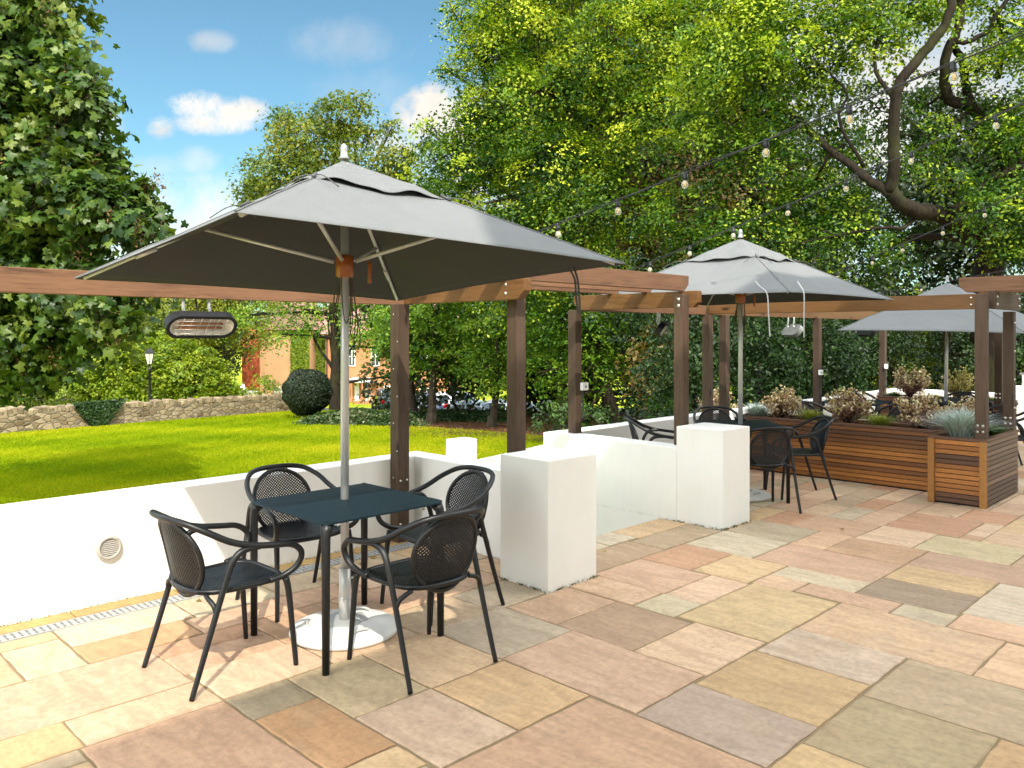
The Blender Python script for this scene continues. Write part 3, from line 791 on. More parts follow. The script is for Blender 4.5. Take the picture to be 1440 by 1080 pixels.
# ------------------------------------------------------------------ umbrellas
def umbrella():
    r = T('parasol', 'x', 'parasol')
    b = MB(); b.lathe([(.27, 0), (.297, .006), (.305, .02), (.3, .034), (.27, .045), (.17, .062), (.07, .072), (.001, .073)], n=48); b.build('base', CONC, r)
    for a in (0.5, 2.7, 4.6):
        h = MB(Matrix.Rotation(a, 4, 'Z') @ Matrix.Translation((.2, 0, .054)))
        h.tube(spline([(-.01, -.055, -.006), (0, -.045, .012), (.004, 0, .02), (0, .045, .012), (-.01, .055, -.006)], 4), .007, 8); h.build('handle', STEEL, r)
    f = MB(); f.prism([(.13 * math.cos(a) , .13 * math.sin(a), .07) for a in (.2, 1.4, 2.3, 3.5, 4.4, 5.6)], (0, 0, .006)); f.build('base_plate', GALV, r)
    s = MB(); s.tube([(0, 0, .07), (0, 0, .36)], .033, 16); s.tube([(0, 0, .19), (0, 0, .2)], .036, 16); s.build('sleeve', STEEL, r)
    kn = MB(); kn.tube([(.03, -.01, .3), (.075, -.02, .305)], .007, 8); kn.tube([(.07, -.018, .3), (.085, -.022, .31)], .014, 8); kn.build('knob', ZINC, r)
    p = MB(); p.tube([(0, 0, .36), (0, 0, 2.64)], .0235, 20, True); p.build('pole', STEEL, r)
    ps = MB(); ps.tube([(0, 0, 1.9), (0, 0, 1.902)], .0255, 16)
    # everything above leans a little with the fabric: head = hub, ribs, canopy
    HB = 2.09
    hub = MB(); hub.tube([(0, 0, HB - .09), (0, 0, HB - .085), (0, 0, HB + .03), (0, 0, HB + .035)], [.036, .05, .05, .038], 12); hub.build('hub', AMBER, r)
    zc, zp, half = 2.035, 2.65, 1.11
    cor = [(-half, -half), (half, -half), (half, half), (-half, half)]
    # canopy: four panels with a shallow sag, eased edges, thin cloth with two faces
    m = MB(); N = 18; low = []
    def pt(u, v):   # u,v in -1..1 over the square
        k = max(abs(u), abs(v)); w = min(abs(u), abs(v)) / k if k > 1e-6 else 0
        z = zp + (zc - zp) * k
        sag = -.035 * math.sin(PI * min(1, k)) * (1 - w) ** .8 - .02 * (1 - w * w) * k ** 3 * 0
        edge = .012 * (1 - w * w) * k ** 4
        crease = (.006 * math.sin(9 * u + 4 * v) * math.sin(7 * v - 3 * u) + .004 * math.sin(23 * u - 6 * v + 1) * math.sin(3 * v + 2) + .004 * math.sin(21 * v + 7 * u) * math.sin(4 * u + 1)) * k * (1 - k ** 5)
        inn = 1 - .025 * (1 - w * w) * k ** 3
        return Vector((u * half * inn, v * half * inn, z + sag + edge + crease))
    vs = []; fs = []
    for s in (0, 1):
        for i in range(2 * N + 1):
            for j in range(2 * N + 1):
                q = pt((i - N) / N, (j - N) / N); vs.append((q.x, q.y, q.z - .004 * s))
    W = 2 * N + 1; o = W * W
    for i in range(2 * N):
        for j in range(2 * N):
            a, b_, c, d = i * W + j, (i + 1) * W + j, (i + 1) * W + j + 1, i * W + j + 1
            tr = [(a, b_, c), (a, c, d)] if i == j else ([(a, b_, d), (b_, c, d)] if i + j == 2 * N - 1 else [(a, b_, c, d)])
            fs += tr; low += [tuple(o + q for q in f[::-1]) for f in tr]
    per = [i * W for i in range(2 * N)] + [2 * N * W + j for j in range(2 * N)] + [i * W + 2 * N for i in range(2 * N, 0, -1)] + [j for j in range(2 * N, 0, -1)]
    for k in range(len(per)):
        a, b_ = per[k], per[(k + 1) % len(per)]; fs.append((a, o + a, o + b_, b_))
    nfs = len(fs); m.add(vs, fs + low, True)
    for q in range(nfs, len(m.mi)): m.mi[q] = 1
    can = m.build('canopy', [CANVAS, CANVAS_SHADE], r)
    for sx, sy in cor:   # ridge seams
        hm = MB(); hm.tube([pt(sx / half * t, sy / half * t) + Vector((0, 0, .002)) for t in np.arange(7, 18.5) / 18], .0042, 6, False)
        hm.build('seam', CANVAS, can)
    # vent cap with lifted wavy edge
    v = MB(); n = 14; kf = .37
    vs = []; fs = []
    for s in (0, 1):
        for i in range(2 * n + 1):
            for j in range(2 * n + 1):
                u, w = (i - n) / n, (j - n) / n
                k = max(abs(u), abs(w)); ww = min(abs(u), abs(w)) / k if k > 1e-6 else 0
                q = pt(u * kf, w * kf)
                lift = .02 + k ** 2 * .012 * (1 - ww ** 3) * (1 + .9 * math.sin(5.3 * u + 2.1 * w + 1)) + .008 * math.sin(11 * u) * math.sin(8 * w + 1) * k
                if k > .7: lift -= .022 * ww ** 4 * (k - .7) / .3
                vs.append((q.x, q.y, q.z + lift - .004 * s))
    W = 2 * n + 1; o = W * W
    for i in range(2 * n):
        for j in range(2 * n):
            a, b_, c, d = i * W + j, (i + 1) * W + j, (i + 1) * W + j + 1, i * W + j + 1
            tr = [(a, b_, c), (a, c, d)] if i == j else ([(a, b_, d), (b_, c, d)] if i + j == 2 * n - 1 else [(a, b_, c, d)])
            fs += tr; fs += [tuple(o + q for q in f[::-1]) for f in tr]
    per = [i * W for i in range(2 * n)] + [2 * n * W + j for j in range(2 * n)] + [i * W + 2 * n for i in range(2 * n, 0, -1)] + [j for j in range(2 * n, 0, -1)]
    for k in range(len(per)):
        a, b_ = per[k], per[(k + 1) % len(per)]; fs.append((a, o + a, o + b_, b_))
    v.add(vs, fs, True); cap = v.build('vent_cap', CANVAS, r)
    for sx, sy in cor:   # tie cords at the cap corners
        t = MB()
        q = pt(sx / half * kf, sy / half * kf)
        for dx, dy, L in ((.05, -.03, .2), (-.03, .05, .13)):
            t.tube(spline([(q.x, q.y, q.z + .012), (q.x + sx * .03 + dx, q.y + sy * .03 + dy, q.z + .0), (q.x + sx * .05 + dx * 2.4, q.y + sy * .05 + dy * 2.4, q.z - .042 - L * .1)], 4), .003, 5)
        t.tube([(q.x - sx * .02, q.y - sy * .02, q.z + .03), (q.x + sx * .015, q.y + sy * .015, q.z - .004)], .008, 6)
        t.build('tie_cord', STRAPD, cap)
    fi = MB(); fi.lathe([(.03, 0), (.032, .008), (.022, .014), (.02, .05), (.0215, .062), (.017, .08), (.006, .092), (.001, .094)], (0, 0, 2.675), 18); fi.build('finial', PEWTER, r)
    for sx, sy in cor:
        g = MB(); a = pt(sx / half * .04, sy / half * .04); e = pt(sx / half * .965, sy / half * .965)
        g.tube([(a.x, a.y, a.z - .02), (e.x, e.y, e.z - .02)], .0115, 8)
        g.tube([(e.x * .72, e.y * .72, a.z + (e.z - a.z) * .72 - .02), (e.x * .8, e.y * .8, a.z + (e.z - a.z) * .8 - .02)], .0155, 8)
        g.build('rib', STEEL, r)
        st = MB(); mid = pt(sx / half * .52, sy / half * .52)
        st.tube([(sx * .04, sy * .04, HB + .0), (mid.x, mid.y, mid.z - .03)], .0115, 8); st.build('strut', STEEL, r)
    cd = MB()
    rng = random.Random(11)
    for k in range(6):
        a = rng.uniform(0, 6.3); d = rng.uniform(.03, .075); z0 = HB - .05; z1 = HB - rng.uniform(.28, .5)
        ca, sa = math.cos(a), math.sin(a)
        cd.tube(spline([(ca * .04, sa * .04, z0), (ca * d * 1.2, sa * d * 1.2, (z0 + z1) / 2), (ca * d, sa * d, z1 + .04), (ca * d + .03 * sa, sa * d - .03 * ca, z1), (ca * d * .9 + .05 * sa, sa * d * .9 - .05 * ca, z1 + .1), (.03 * sa, -.03 * ca, z0 + .02)], 5), .0032, 5)
    cd.build('pull_cord', CORD, r)
    pk = MB(); pk.lathe([(.008, 0), (.012, -.03), (.0095, -.08), (.012, -.12), (.004, -.125)], (.1, -.1, HB - .0), 12); pk.tube([(.1, -.1, HB), (.05, -.05, HB + .02)], .002, 5); pk.build('cord_handle', AMBER, r)
    return r
UM = umbrella(); UG = 'grey square parasols over the terrace tables'
# first one leans slightly away from the camera
UM.location = (2.56, 3.895, 0); UM.rotation_euler = (0, 0, math.radians(-3)); UM['label'] = 'large grey square parasol over the table in the foreground'; UM['group'] = UG
def strap(parent, pts, mat):
    m = MB(); p = [Vector(q) for q in pts]
    p = spline(p, 6)
    w = Vector((.0045, -.0045, 0)) if mat is STRAPD else Vector((.004, -.004, 0))
    m.add([q - w for q in p] + [q + w for q in p], [(i, i + 1, len(p) + i + 1, len(p) + i) for i in range(len(p) - 1)])
    m.add([q - w + Vector((.001, .001, 0)) for q in p] + [q + w + Vector((.001, .001, 0)) for q in p], [(i + len(p), i + len(p) + 1, i + 1, i) for i in range(len(p) - 1)])
    m.build('strap', mat, parent)
u2 = dup(UM, (7.58, 4.24, 0), math.radians(-1), 'grey square parasol above the middle table with pale straps hanging from its edge', UG)
u3 = dup(UM, (12.3, 3.72, -.27), math.radians(4), 'grey parasol at the far right half hidden by the pergola beam', UG, (.02, -.045))
# head of the near parasol leans back a few degrees
lean = Matrix.Translation((0, 0, 2.1)) @ Matrix.Rotation(math.radians(-3.6), 4, Vector((1, -1, 0)).normalized()) @ Matrix.Rotation(math.radians(-1.3), 4, Vector((1, 1, 0)).normalized()) @ Matrix.Translation((0, 0, -2.1))
for ch in UM.children:
    if ch.name.split('.')[0] in ('canopy', 'vent_cap', 'finial', 'rib', 'strut'): ch.matrix_local = lean
strap(UM, [(1.06, -.77, 2.07), (1.07, -.79, 2.0), (1.075, -.8, 1.9), (1.08, -.8, 1.8)], STRAPD)
strap(UM, [(1.06, -.73, 2.07), (1.09, -.75, 2.0), (1.095, -.755, 1.9), (1.11, -.76, 1.8)], STRAPD)
strap(u2, [(-.98, -.72, 2.15), (-1.05, -.8, 2.1), (-1.11, -.9, 2.03), (-1.12, -.92, 1.86), (-1.115, -.93, 1.66)], STRAPW)
strap(u2, [(-.72, -.98, 2.15), (-.8, -1.05, 2.1), (-.86, -1.11, 2.03), (-.88, -1.12, 1.85), (-.87, -1.115, 1.65)], STRAPW)

# ------------------------------------------------------------------ festoon lights
GLASS = plain('clear_bulb_glass', (.75, .68, .48), .08, 0, .05)
def glass():
    m, t = newmat('bulb_glass')
    b = t.n('ShaderNodeBsdfPrincipled', ins={'Base Color': (.95, .92, .82, 1), 'Roughness': .05, 'Transmission Weight': .75, 'IOR': 1.15, 'Specular IOR Level': .8})
    t.out(b.outputs[0]); return m
GLASS = glass()
FIL = plain('amber_filament', (.8, .5, .08), .4)
def festoon(label, X, Y0, z0, Y1, z1, ys, sag):
    r = T('festoon_lights', label, 'string lights', (X, Y0, z0), 0, 'festoon light strings over the terrace')
    f = lambda y: (lambda t: z0 + (z1 - z0) * t - sag * 4 * t * (1 - t))((y - Y0) / (Y1 - Y0))
    c = MB()
    c.tube([(X, y, f(y)) for y in np.linspace(Y0, Y1, 40)], .004, 6, True)
    c.tube([(X + .01 * math.sin(y * 9), y, f(y) + .012 + .006 * math.cos(y * 7)) for y in np.linspace(Y0, Y1, 70)], .0026, 5, True)
    c.build('cable', CABLE, r, True)
    rng = random.Random(int(X * 10))
    for y in ys:
        z = f(y); a, b = rng.uniform(-.12, .12), rng.uniform(-.12, .12)
        M = Matrix.Translation((X, y, z)) @ Matrix.Rotation(a, 4, 'X') @ Matrix.Rotation(b, 4, 'Y') @ Matrix.Scale(.7, 4)
        s = MB(M); s.lathe([(.008, .012), (.02, .008), (.023, -.0), (.02, -.02), (.024, -.024), (.023, -.055), (.019, -.062), (.001, -.062)], n=14); so = s.build('socket', BLACK, r, True)
        g = MB(M); g.lathe([(.012, -.06), (.016, -.066), (.027, -.082), (.0305, -.098), (.028, -.113), (.018, -.126), (.001, -.131)], n=16)
        go = g.build('bulb', GLASS, so); go.matrix_local = Matrix.Translation(-r.location)
        h = MB(M); h.lathe([(.002, -.064), (.012, -.08), (.011, -.105), (.002, -.11)], n=8)
        ho = h.build('filament', FIL, so); ho.matrix_local = Matrix.Translation(-r.location)
festoon('nearest festoon string of clear bulbs, rising from behind the near parasol', 4.2, 5.4, 2.12, -.8, 3.42, [3.75, 3.233, 2.715, 2.19, 1.729, 1.236, .75, .2], .03)
festoon('second festoon string of clear bulbs crossing above the finial of the middle parasol', 6.5, 5.4, 2.15, -.8, 3.98, [4.95, 4.6, 4.157, 3.708, 3.19, 2.7, 2.2, 1.64, 1.1], .03)
festoon('third festoon string of clear bulbs passing before the thick oak limb', 9.6, 5.3, 1.98, -.8, 4.3, [5.0, 4.5, 4.09, 3.68, 3.35, 2.93, 2.52, 2.1, 1.6], .03)
festoon('farthest festoon string of clear bulbs passing the oak trunk above the farthest parasol', 14.5, 6.2, 2.3, -1.2, 3.6, [5.6, 4.75, 3.75, 2.9, 2.0], .1)
# ------------------------------------------------------------------ planters
def slat_face(mb, p0, p1, z0, z1, n, th, nrm, rng, dull=False):
    """horizontal slats between two ground points, proud along nrm"""
    p0 = Vector(p0); p1 = Vector(p1); nrm = Vector(nrm); h = (z1 - z0) / n
    for k in range(n):
        a = z0 + k * h + .0035; b = z0 + (k + 1) * h - .0035
        w = rng.random()
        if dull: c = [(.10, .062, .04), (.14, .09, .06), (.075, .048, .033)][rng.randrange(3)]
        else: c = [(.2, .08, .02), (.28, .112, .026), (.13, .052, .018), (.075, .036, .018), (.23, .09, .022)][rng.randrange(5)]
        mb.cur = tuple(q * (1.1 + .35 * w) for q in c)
        q0, q1 = p0.copy(), p1.copy()
        mb.prism([(q0.x, q0.y, a), (q1.x, q1.y, a), (q1.x, q1.y, b), (q0.x, q0.y, b)], nrm * th)
POSTO = wood('orange_oiled_batten', (.24, .1, .025), (.4, .19, .05), .5, False)
DARKB = plain('dark_backing', (.02, .012, .008), .9)
def planter(label, x0, x1, y0, y1, h=.665, box_end=None):
    r = T('planter', label, 'planter', ((x0 + x1) / 2, (y0 + y1) / 2, 0), 0, 'slatted wooden planters dividing the terrace')
    rng = random.Random(int(x0 * 7 + y0 * 3))
    b = MB(); b.bx(x0 + .022, x1 - .022, y0 + .022, y1 - .022, .0, h - .055); b.build('liner', DARKB, r, True)
    s = MB(); n = 13
    slat_face(s, (x0 + .02, y0 + .03, 0), (x0 + .02, y1 - .03, 0), .015, h - .03, n, .02, (-1, 0, 0), rng)
    slat_face(s, (x1 - .02, y0 + .03, 0), (x1 - .02, y1 - .03, 0), .015, h - .03, n, .02, (1, 0, 0), rng)
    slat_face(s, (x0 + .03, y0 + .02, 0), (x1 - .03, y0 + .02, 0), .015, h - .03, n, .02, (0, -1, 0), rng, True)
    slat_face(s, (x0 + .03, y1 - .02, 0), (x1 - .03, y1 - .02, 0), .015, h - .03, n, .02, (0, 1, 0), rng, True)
    s.build('slat_cladding', SLAT, r, True, .002, True)
    rim = MB(); c0 = [(.12, .06, .035), (.16, .085, .05)]
    for i, (a0, a1, b0, b1) in enumerate(((x0 - .006, x0 + .05, y0 - .006, y1 + .006), (x1 - .05, x1 + .006, y0 - .006, y1 + .006), (x0 + .051, x1 - .051, y0 - .006, y0 + .05), (x0 + .051, x1 - .051, y1 - .05, y1 + .006))):
        rim.cur = c0[i % 2]; rim.bx(a0, a1, b0, b1, h - .028, h)
    rim.build('rim', SLAT, r, True, .002, True)
    so = MB(); so.bx(x0 + .05, x1 - .05, y0 + .05, y1 - .05, h - .2, h - .045); so.build('soil', SOIL, r, True)
    return r
planter('long slatted wooden planter full of shrubs behind the middle table', 9.2, 9.72, 2.82, 5.2)
endp = planter('square slatted planter carrying two dark posts and a big blue grass tuft', 8.72, 9.9, 2.27, 2.79)
for (x, y) in ((8.7, 2.76), (8.7, 2.295)):
    m = MB(); m.bx(x - .012, x + .032, y - .03, y + .03, .0, .64); m.build('corner_batten', POSTO, endp, True, .003)
planter('slatted wooden planter at the far end of the terrace against the white wall', 13.75, 14.3, 3.3, 5.2)

# ------------------------------------------------------------------ leaves and plants (numpy)
def leaf_mesh(name, pos, nrm, size, tone, mat, parent=None, shape='rhomb', aspect=.55, seed=0, world_off=None):
    rg = np.random.default_rng(seed)
    n = len(pos)
    t = rg.normal(size=(n, 3)); t -= nrm * (t * nrm).sum(1, keepdims=True); t /= np.linalg.norm(t, axis=1, keepdims=True) + 1e-9
    b = np.cross(nrm, t)
    L = size[:, None]
    if shape == 'rhomb':
        uv = np.array([(-.5, 0), (.05, -.5 * aspect), (.5, 0), (.05, .5 * aspect)]); lift = np.array([0, .06, 0, .06])
        faces = np.array([[0, 1, 2, 3]])
    elif shape == 'maple':
        ang = np.radians([180, 212, 240, 260, 284, 300, 322, 340, 0, 20, 38, 60, 76, 100, 120, 148]); rad = np.array([.1, .33, .48, .36, .56, .44, .34, .46, .66, .46, .34, .44, .56, .36, .48, .33])
        ring = np.stack([np.cos(ang) * rad, np.sin(ang) * rad], 1)
        uv = np.vstack([[(0, 0)], ring]); lift = np.r_[0.05, -.05 * np.abs(np.sin(ang)) - .07 * (rad > .45)]
        k = len(ring); faces = np.array([[0, i + 1, (i + 1) % k + 1] for i in range(k)])
    elif shape == 'blade':
        uv = np.array([(-.5, -.05), (-.5, .05), (.1, .04), (.5, 0), (.1, -.04)]); lift = np.array([0, 0, .05, 0, .05]); faces = np.array([[0, 1, 2, 3, 4]])
    k = len(uv)
    v = pos[:, None, :] + (t[:, None, :] * uv[None, :, 0:1] + b[:, None, :] * uv[None, :, 1:2] + nrm[:, None, :] * lift[None, :, None]) * L[:, :, None]
    f = faces[None] + (np.arange(n) * k)[:, None, None]
    nf, fl = faces.shape
    me = bpy.data.meshes.new(name)
    vv = v.reshape(-1, 3)
    if world_off is not None: vv = vv - np.array(world_off)
    me.vertices.add(len(vv)); me.vertices.foreach_set('co', vv.astype(np.float32).ravel())
    me.loops.add(n * nf * fl); me.loops.foreach_set('vertex_index', f.reshape(-1).astype(np.int32))
    me.polygons.add(n * nf); me.polygons.foreach_set('loop_start', np.arange(0, n * nf * fl, fl, dtype=np.int32))
    me.update(calc_edges=True)
    a = me.attributes.new('tone', 'FLOAT', 'FACE'); a.data.foreach_set('value', np.repeat(np.clip(tone, 0, 1), nf).astype(np.float32))
    me.materials.append(mat)
    return link(name, me, parent)
def unit(v): return v / (np.linalg.norm(v, axis=-1, keepdims=True) + 1e-9)
def sprays(clumps, dens, per, srad, leaf, seed, flat=.28, up=.55, shell=.5, tone0=.45, tvar=.22, jit=.45):
    """leaves gathered in flattened sprays through each clump's volume. clumps: (Vector, radius[, zscale]); dens: sprays per m2 of clump surface"""
    rg = np.random.default_rng(seed); PP = []; NN = []; SS = []; TT = []
    for ci, c in enumerate(clumps):
        cen = np.array(c[0]); R = c[1]; zs = c[2] if len(c) > 2 else .8; td = c[3] if len(c) > 3 else 0
        ns = max(3, int(4 * PI * R * R * dens))
        d = unit(rg.normal(size=(ns, 3)))
        rr = R * (shell + (1 - shell) * rg.random(ns) ** .6) * (1 + .22 * rg.normal(size=ns).clip(-1.5, 1.5))
        sc = cen + d * rr[:, None] * np.array([1, 1, zs])
        sn = unit(d * (1 - up) + np.array([0, 0, up]) + rg.normal(size=(ns, 3)) * .3)
        st = tone0 + td + tvar * rg.normal(size=ns)
        for q in range(ns):
            m = int(per * rg.uniform(.6, 1.4)); sr = srad * rg.uniform(.6, 1.4)
            p = np.clip(rg.normal(size=(m, 3)), -1.7, 1.7) * sr * .5
            n_ = sn[q]
            p -= n_ * ((p @ n_) * (1 - flat))[:, None]
            p[:, 2] -= .25 * (np.linalg.norm(p, axis=1) ** 2) / sr
            PP.append(sc[q] + p); NN.append(unit(n_ + rg.normal(size=(m, 3)) * jit)); SS.append(leaf * rg.uniform(.65, 1.25, m)); TT.append(st[q] + rg.normal(size=m) * .13)
    return np.vstack(PP), np.vstack(NN), np.concatenate(SS), np.concatenate(TT)
def bark(name, a, b):
    m, t = newmat(name); v = t.coord('Object', (6, 6, 1.3))
    n = t.noise(v, 2.2, 6, .65, .5); c = t.ramp(n, [(.3, a), (.7, b)])
    c = t.mix(t.ramp(t.noise(t.coord('Object'), 1.1, 4), [(.5, (0, 0, 0)), (.7, (1, 1, 1))]), c, (.035, .038, .012))
    t.out(t.pbr(c, .9, t.bump(n, .7, .03), 0, .15)); return m
BARK = bark('grey_brown_bark', (.02, .015, .01), (.075, .058, .04))
DBARK = bark('dark_bark', (.009, .007, .005), (.036, .027, .019))
def limb(mb, pts, r0, r1, n=8, per=5, wob=.0, rng=random):
    p = spline(pts, per); k = len(p) - 1
    if wob: p = [q + Vector((rng.uniform(-wob, wob), rng.uniform(-wob, wob), rng.uniform(-wob, wob) * .6)) if 0 < i else q for i, q in enumerate(p)]
    mb.tube(p, [r0 + (r1 - r0) * (i / k) ** .8 for i in range(k + 1)], n)
def tree(name, label, base, clumps, lm, bm, seed, tr=.15, top=None, dens=5., per=30, srad=.35, leaf=.1, cat='tree', group=None, shape='rhomb', aspect=.55, limbs=True, extra=None, fork=.35, **kw):
    base = Vector(base)
    r = T(name, label, cat, base, 0, group)
    rng = random.Random(seed)
    P_, N_, S_, T_ = sprays(clumps, dens, per, srad, leaf, seed, **kw)
    leaf_mesh('crown', P_, N_, S_, T_, lm, r, shape, aspect, seed, tuple(base))
    cen = sum((Vector(c[0]) for c in clumps), Vector()) / len(clumps)
    mb = MB()
    tp = Vector(top) if top else Vector((base.x * .6 + cen.x * .4, base.y * .6 + cen.y * .4, base.z + (cen.z - base.z) * .95))
    mid = base.lerp(tp, .5) + Vector((rng.uniform(-.1, .1), rng.uniform(-.1, .1), 0))
    limb(mb, [base + Vector((0, 0, -.2)), base.lerp(mid, .4), mid, tp], tr * 1.15, tr * .5, 10, 5, tr * .08, rng)
    mb.tube([base + Vector((0, 0, -.25)), base + Vector((0, 0, .05)), base + Vector((0, 0, .35))], [tr * 1.7, tr * 1.4, tr * 1.05], 10)
    if limbs:
        for c in clumps:
            q = Vector(c[0]); f = rng.uniform(fork, .98)
            s = base.lerp(mid, f * 2) if f < .5 else mid.lerp(tp, f * 2 - 1)
            m2 = s.lerp(q, .5) + Vector((rng.uniform(-.2, .2), rng.uniform(-.2, .2), rng.uniform(-.05, .3))) * c[1] * .6
            limb(mb, [s, m2, q], tr * .32, .012, 6, 5, .03, rng)
            for _ in range(5):
                e = q + Vector((rng.gauss(0, 1), rng.gauss(0, 1), rng.gauss(0, .8))).normalized() * c[1] * .85
                limb(mb, [m2.lerp(q, rng.random()), q.lerp(e, .4), e], .02 + c[1] * .008, .006, 5, 4, .02, rng)
    if extra: extra(mb)
    mb.build('trunk', bm, r, True)
    return r

BROWNL = leafmat('bronze_shrub_leaf', (.13, .045, .05), (.42, .23, .15), (1., .93, .6), .3)
YELSHR = leafmat('golden_shrub_leaf', (.2, .13, .05), (.5, .42, .12), (.85, .78, .38), .3)
def shrub(x, y, z, rad, h, label, mat, seed, group='bronze leaved shrubs in the planters'):
    rg = np.random.default_rng(seed)
    r = T('potted_shrub', label, 'shrub', (x, y, z), 0, group)
    n = 44; st = MB(); PP = []; NN = []; SS = []; TT = []
    for k in range(n):
        a = rg.uniform(0, 6.28); e = rg.random() ** .6 * rad; hh = h * rg.uniform(.55, 1.08) * (1 - .35 * (e / rad) ** 2)
        tip = np.array([math.cos(a) * e, math.sin(a) * e, hh])
        st.tube(spline([(0, 0, -.02), (tip[0] * .35, tip[1] * .35, hh * .5), tuple(tip)], 4), [.005, .005, .0045, .0045, .004, .004, .003, .003, .002], 5)
        m = 44; t = rg.random(m) ** .8
        base = np.array([tip[0] * .35, tip[1] * .35, hh * .45])
        q = (1 - t)[:, None] * base * .6 + t[:, None] * tip + rg.normal(size=(m, 3)) * .022
        PP.append(q); NN.append(unit(rg.normal(size=(m, 3)) + np.array([0, 0, .6]))); SS.append(rg.uniform(.028, .05, m)); TT.append(.1 + .9 * t * rg.uniform(.5, 1.1, m) + rg.normal(size=m) * .1)
    leaf_mesh('foliage', np.vstack(PP), np.vstack(NN), np.concatenate(SS), np.concatenate(TT), mat, r, 'rhomb', .6, seed)
    st.build('stem', DBARK, r)
def tuft(name, x, y, z, rad, h, n, label, mat, seed, group, wid=.0045, droop=.5):
    rg = np.random.default_rng(seed)
    r = T(name, label, 'grass tuft', (x, y, z), 0, group)
    vs = []; fs = []; tone = []
    for k in range(n):
        a = rg.uniform(0, 6.28); ln = rg.uniform(.6, 1.1); out = rad * ln * rg.random() ** .45; hh = h * rg.uniform(.6, 1.1) * (1 - .45 * (out / rad) ** 2)
        b = np.array([rg.normal() * .03, rg.normal() * .03, 0]); d = np.array([math.cos(a), math.sin(a), 0]); s = np.array([-d[1], d[0], 0]) * wid
        o = len(vs); tv = float(np.clip(rg.normal(.5, .25), 0, 1))
        for t in (0, .4, .75, 1):
            p = b + d * out * t ** 1.25 + np.array([0, 0, hh * (1.5 * t - .5 * t * t * (1 + droop))]); w = s * (1 - t * .92)
            vs += [tuple(p - w), tuple(p + w)]
        for q in range(3): fs.append((o + 2 * q, o + 2 * q + 1, o + 2 * q + 3, o + 2 * q + 2)); tone.append(tv)
    m = MB(); m.add(vs, fs, False)
    me = bpy.data.meshes.new('blade'); me.from_pydata(m.v, [], m.f); me.materials.append(mat)
    at = me.attributes.new('tone', 'FLOAT', 'FACE'); at.data.foreach_set('value', tone)
    link('blade', me, r)
FESC = leafmat('blue_fescue_blade', (.4, .52, .5), (.66, .8, .78), (.95, 1., 1.), .15)
SEDGE = leafmat('golden_sedge_blade', (.15, .22, .03), (.36, .42, .06), (.62, .6, .16), .3)
GREENG = leafmat('green_grass_blade', (.05, .13, .015), (.11, .24, .03), (.24, .36, .06), .3)
DRYG = leafmat('dry_grass_blade', (.2, .17, .09), (.42, .37, .24), (.6, .55, .4), .25)
zs = .62
shrub(9.46, 4.72, zs, .27, .4, 'bronze and cream leaved shrub at the left end of the long planter', BROWNL, 1)
shrub(9.46, 3.92, zs, .29, .44, 'bronze and cream leaved shrub right of the chair in profile, on the long planter', BROWNL, 2)
shrub(9.46, 3.13, zs, .3, .42, 'bronze and cream leaved shrub just left of the big blue grass tuft', BROWNL, 3)
shrub(9.5, 2.66, zs, .22, .42, 'bronze shrub behind the dark corner post on the square planter', BROWNL, 4)
shrub(14.05, 4.78, zs, .34, .58, 'taller bronze shrub on the far planter left of the pale umbrella pole', BROWNL, 5)
shrub(14.0, 4.02, zs, .32, .55, 'golden leaved shrub on the far planter right of the pale umbrella pole', YELSHR, 6, 'golden shrubs in the far planter')
shrub(9.95, 5.9, .3, .3, .72, 'coppery shrub growing behind the white wall above the long planter', BROWNL, 9, 'shrubs behind the white wall')
BG, SG = 'blue fescue tufts in the planters', 'golden sedge tufts in the planters'
tuft('fescue_grass', 8.93, 2.55, .635, .52, .4, 900, 'big spiky blue grass tuft spilling over the square planter', FESC, 11, BG, .006)
tuft('fescue_grass', 9.4, 5.03, .62, .38, .26, 620, 'blue grass tuft beside the middle umbrella pole at the planter end', FESC, 12, BG, .006)
tuft('fescue_grass', 9.62, 5.86, .45, .34, .5, 150, 'dry pale grass tuft standing behind the white wall', DRYG, 13, 'dry grasses behind the wall')
tuft('sedge_grass', 9.42, 4.34, .63, .3, .2, 420, 'yellow grass tuft between the two left shrubs of the long planter', SEDGE, 14, SG)
tuft('sedge_grass', 9.4, 3.53, .63, .32, .2, 460, 'yellow grass tuft between the middle and right shrubs of the long planter', SEDGE, 15, SG)
tuft('sedge_grass', 9.62, 2.45, .62, .25, .14, 420, 'fresh green grass tuft between the two dark posts on the square planter', GREENG, 16, SG)
tuft('sedge_grass', 14.0, 5.02, .62, .32, .16, 320, 'green grass tuft at the left end of the far planter', GREENG, 17, SG)
tuft('sedge_grass', 14.0, 4.4, .62, .22, .14, 260, 'yellow grass tuft on the far planter behind the umbrella pole', SEDGE, 18, SG)
tuft('sedge_grass', 14.0, 3.6, .62, .26, .16, 260, 'green grass tuft at the right end of the far planter', GREENG, 19, SG)
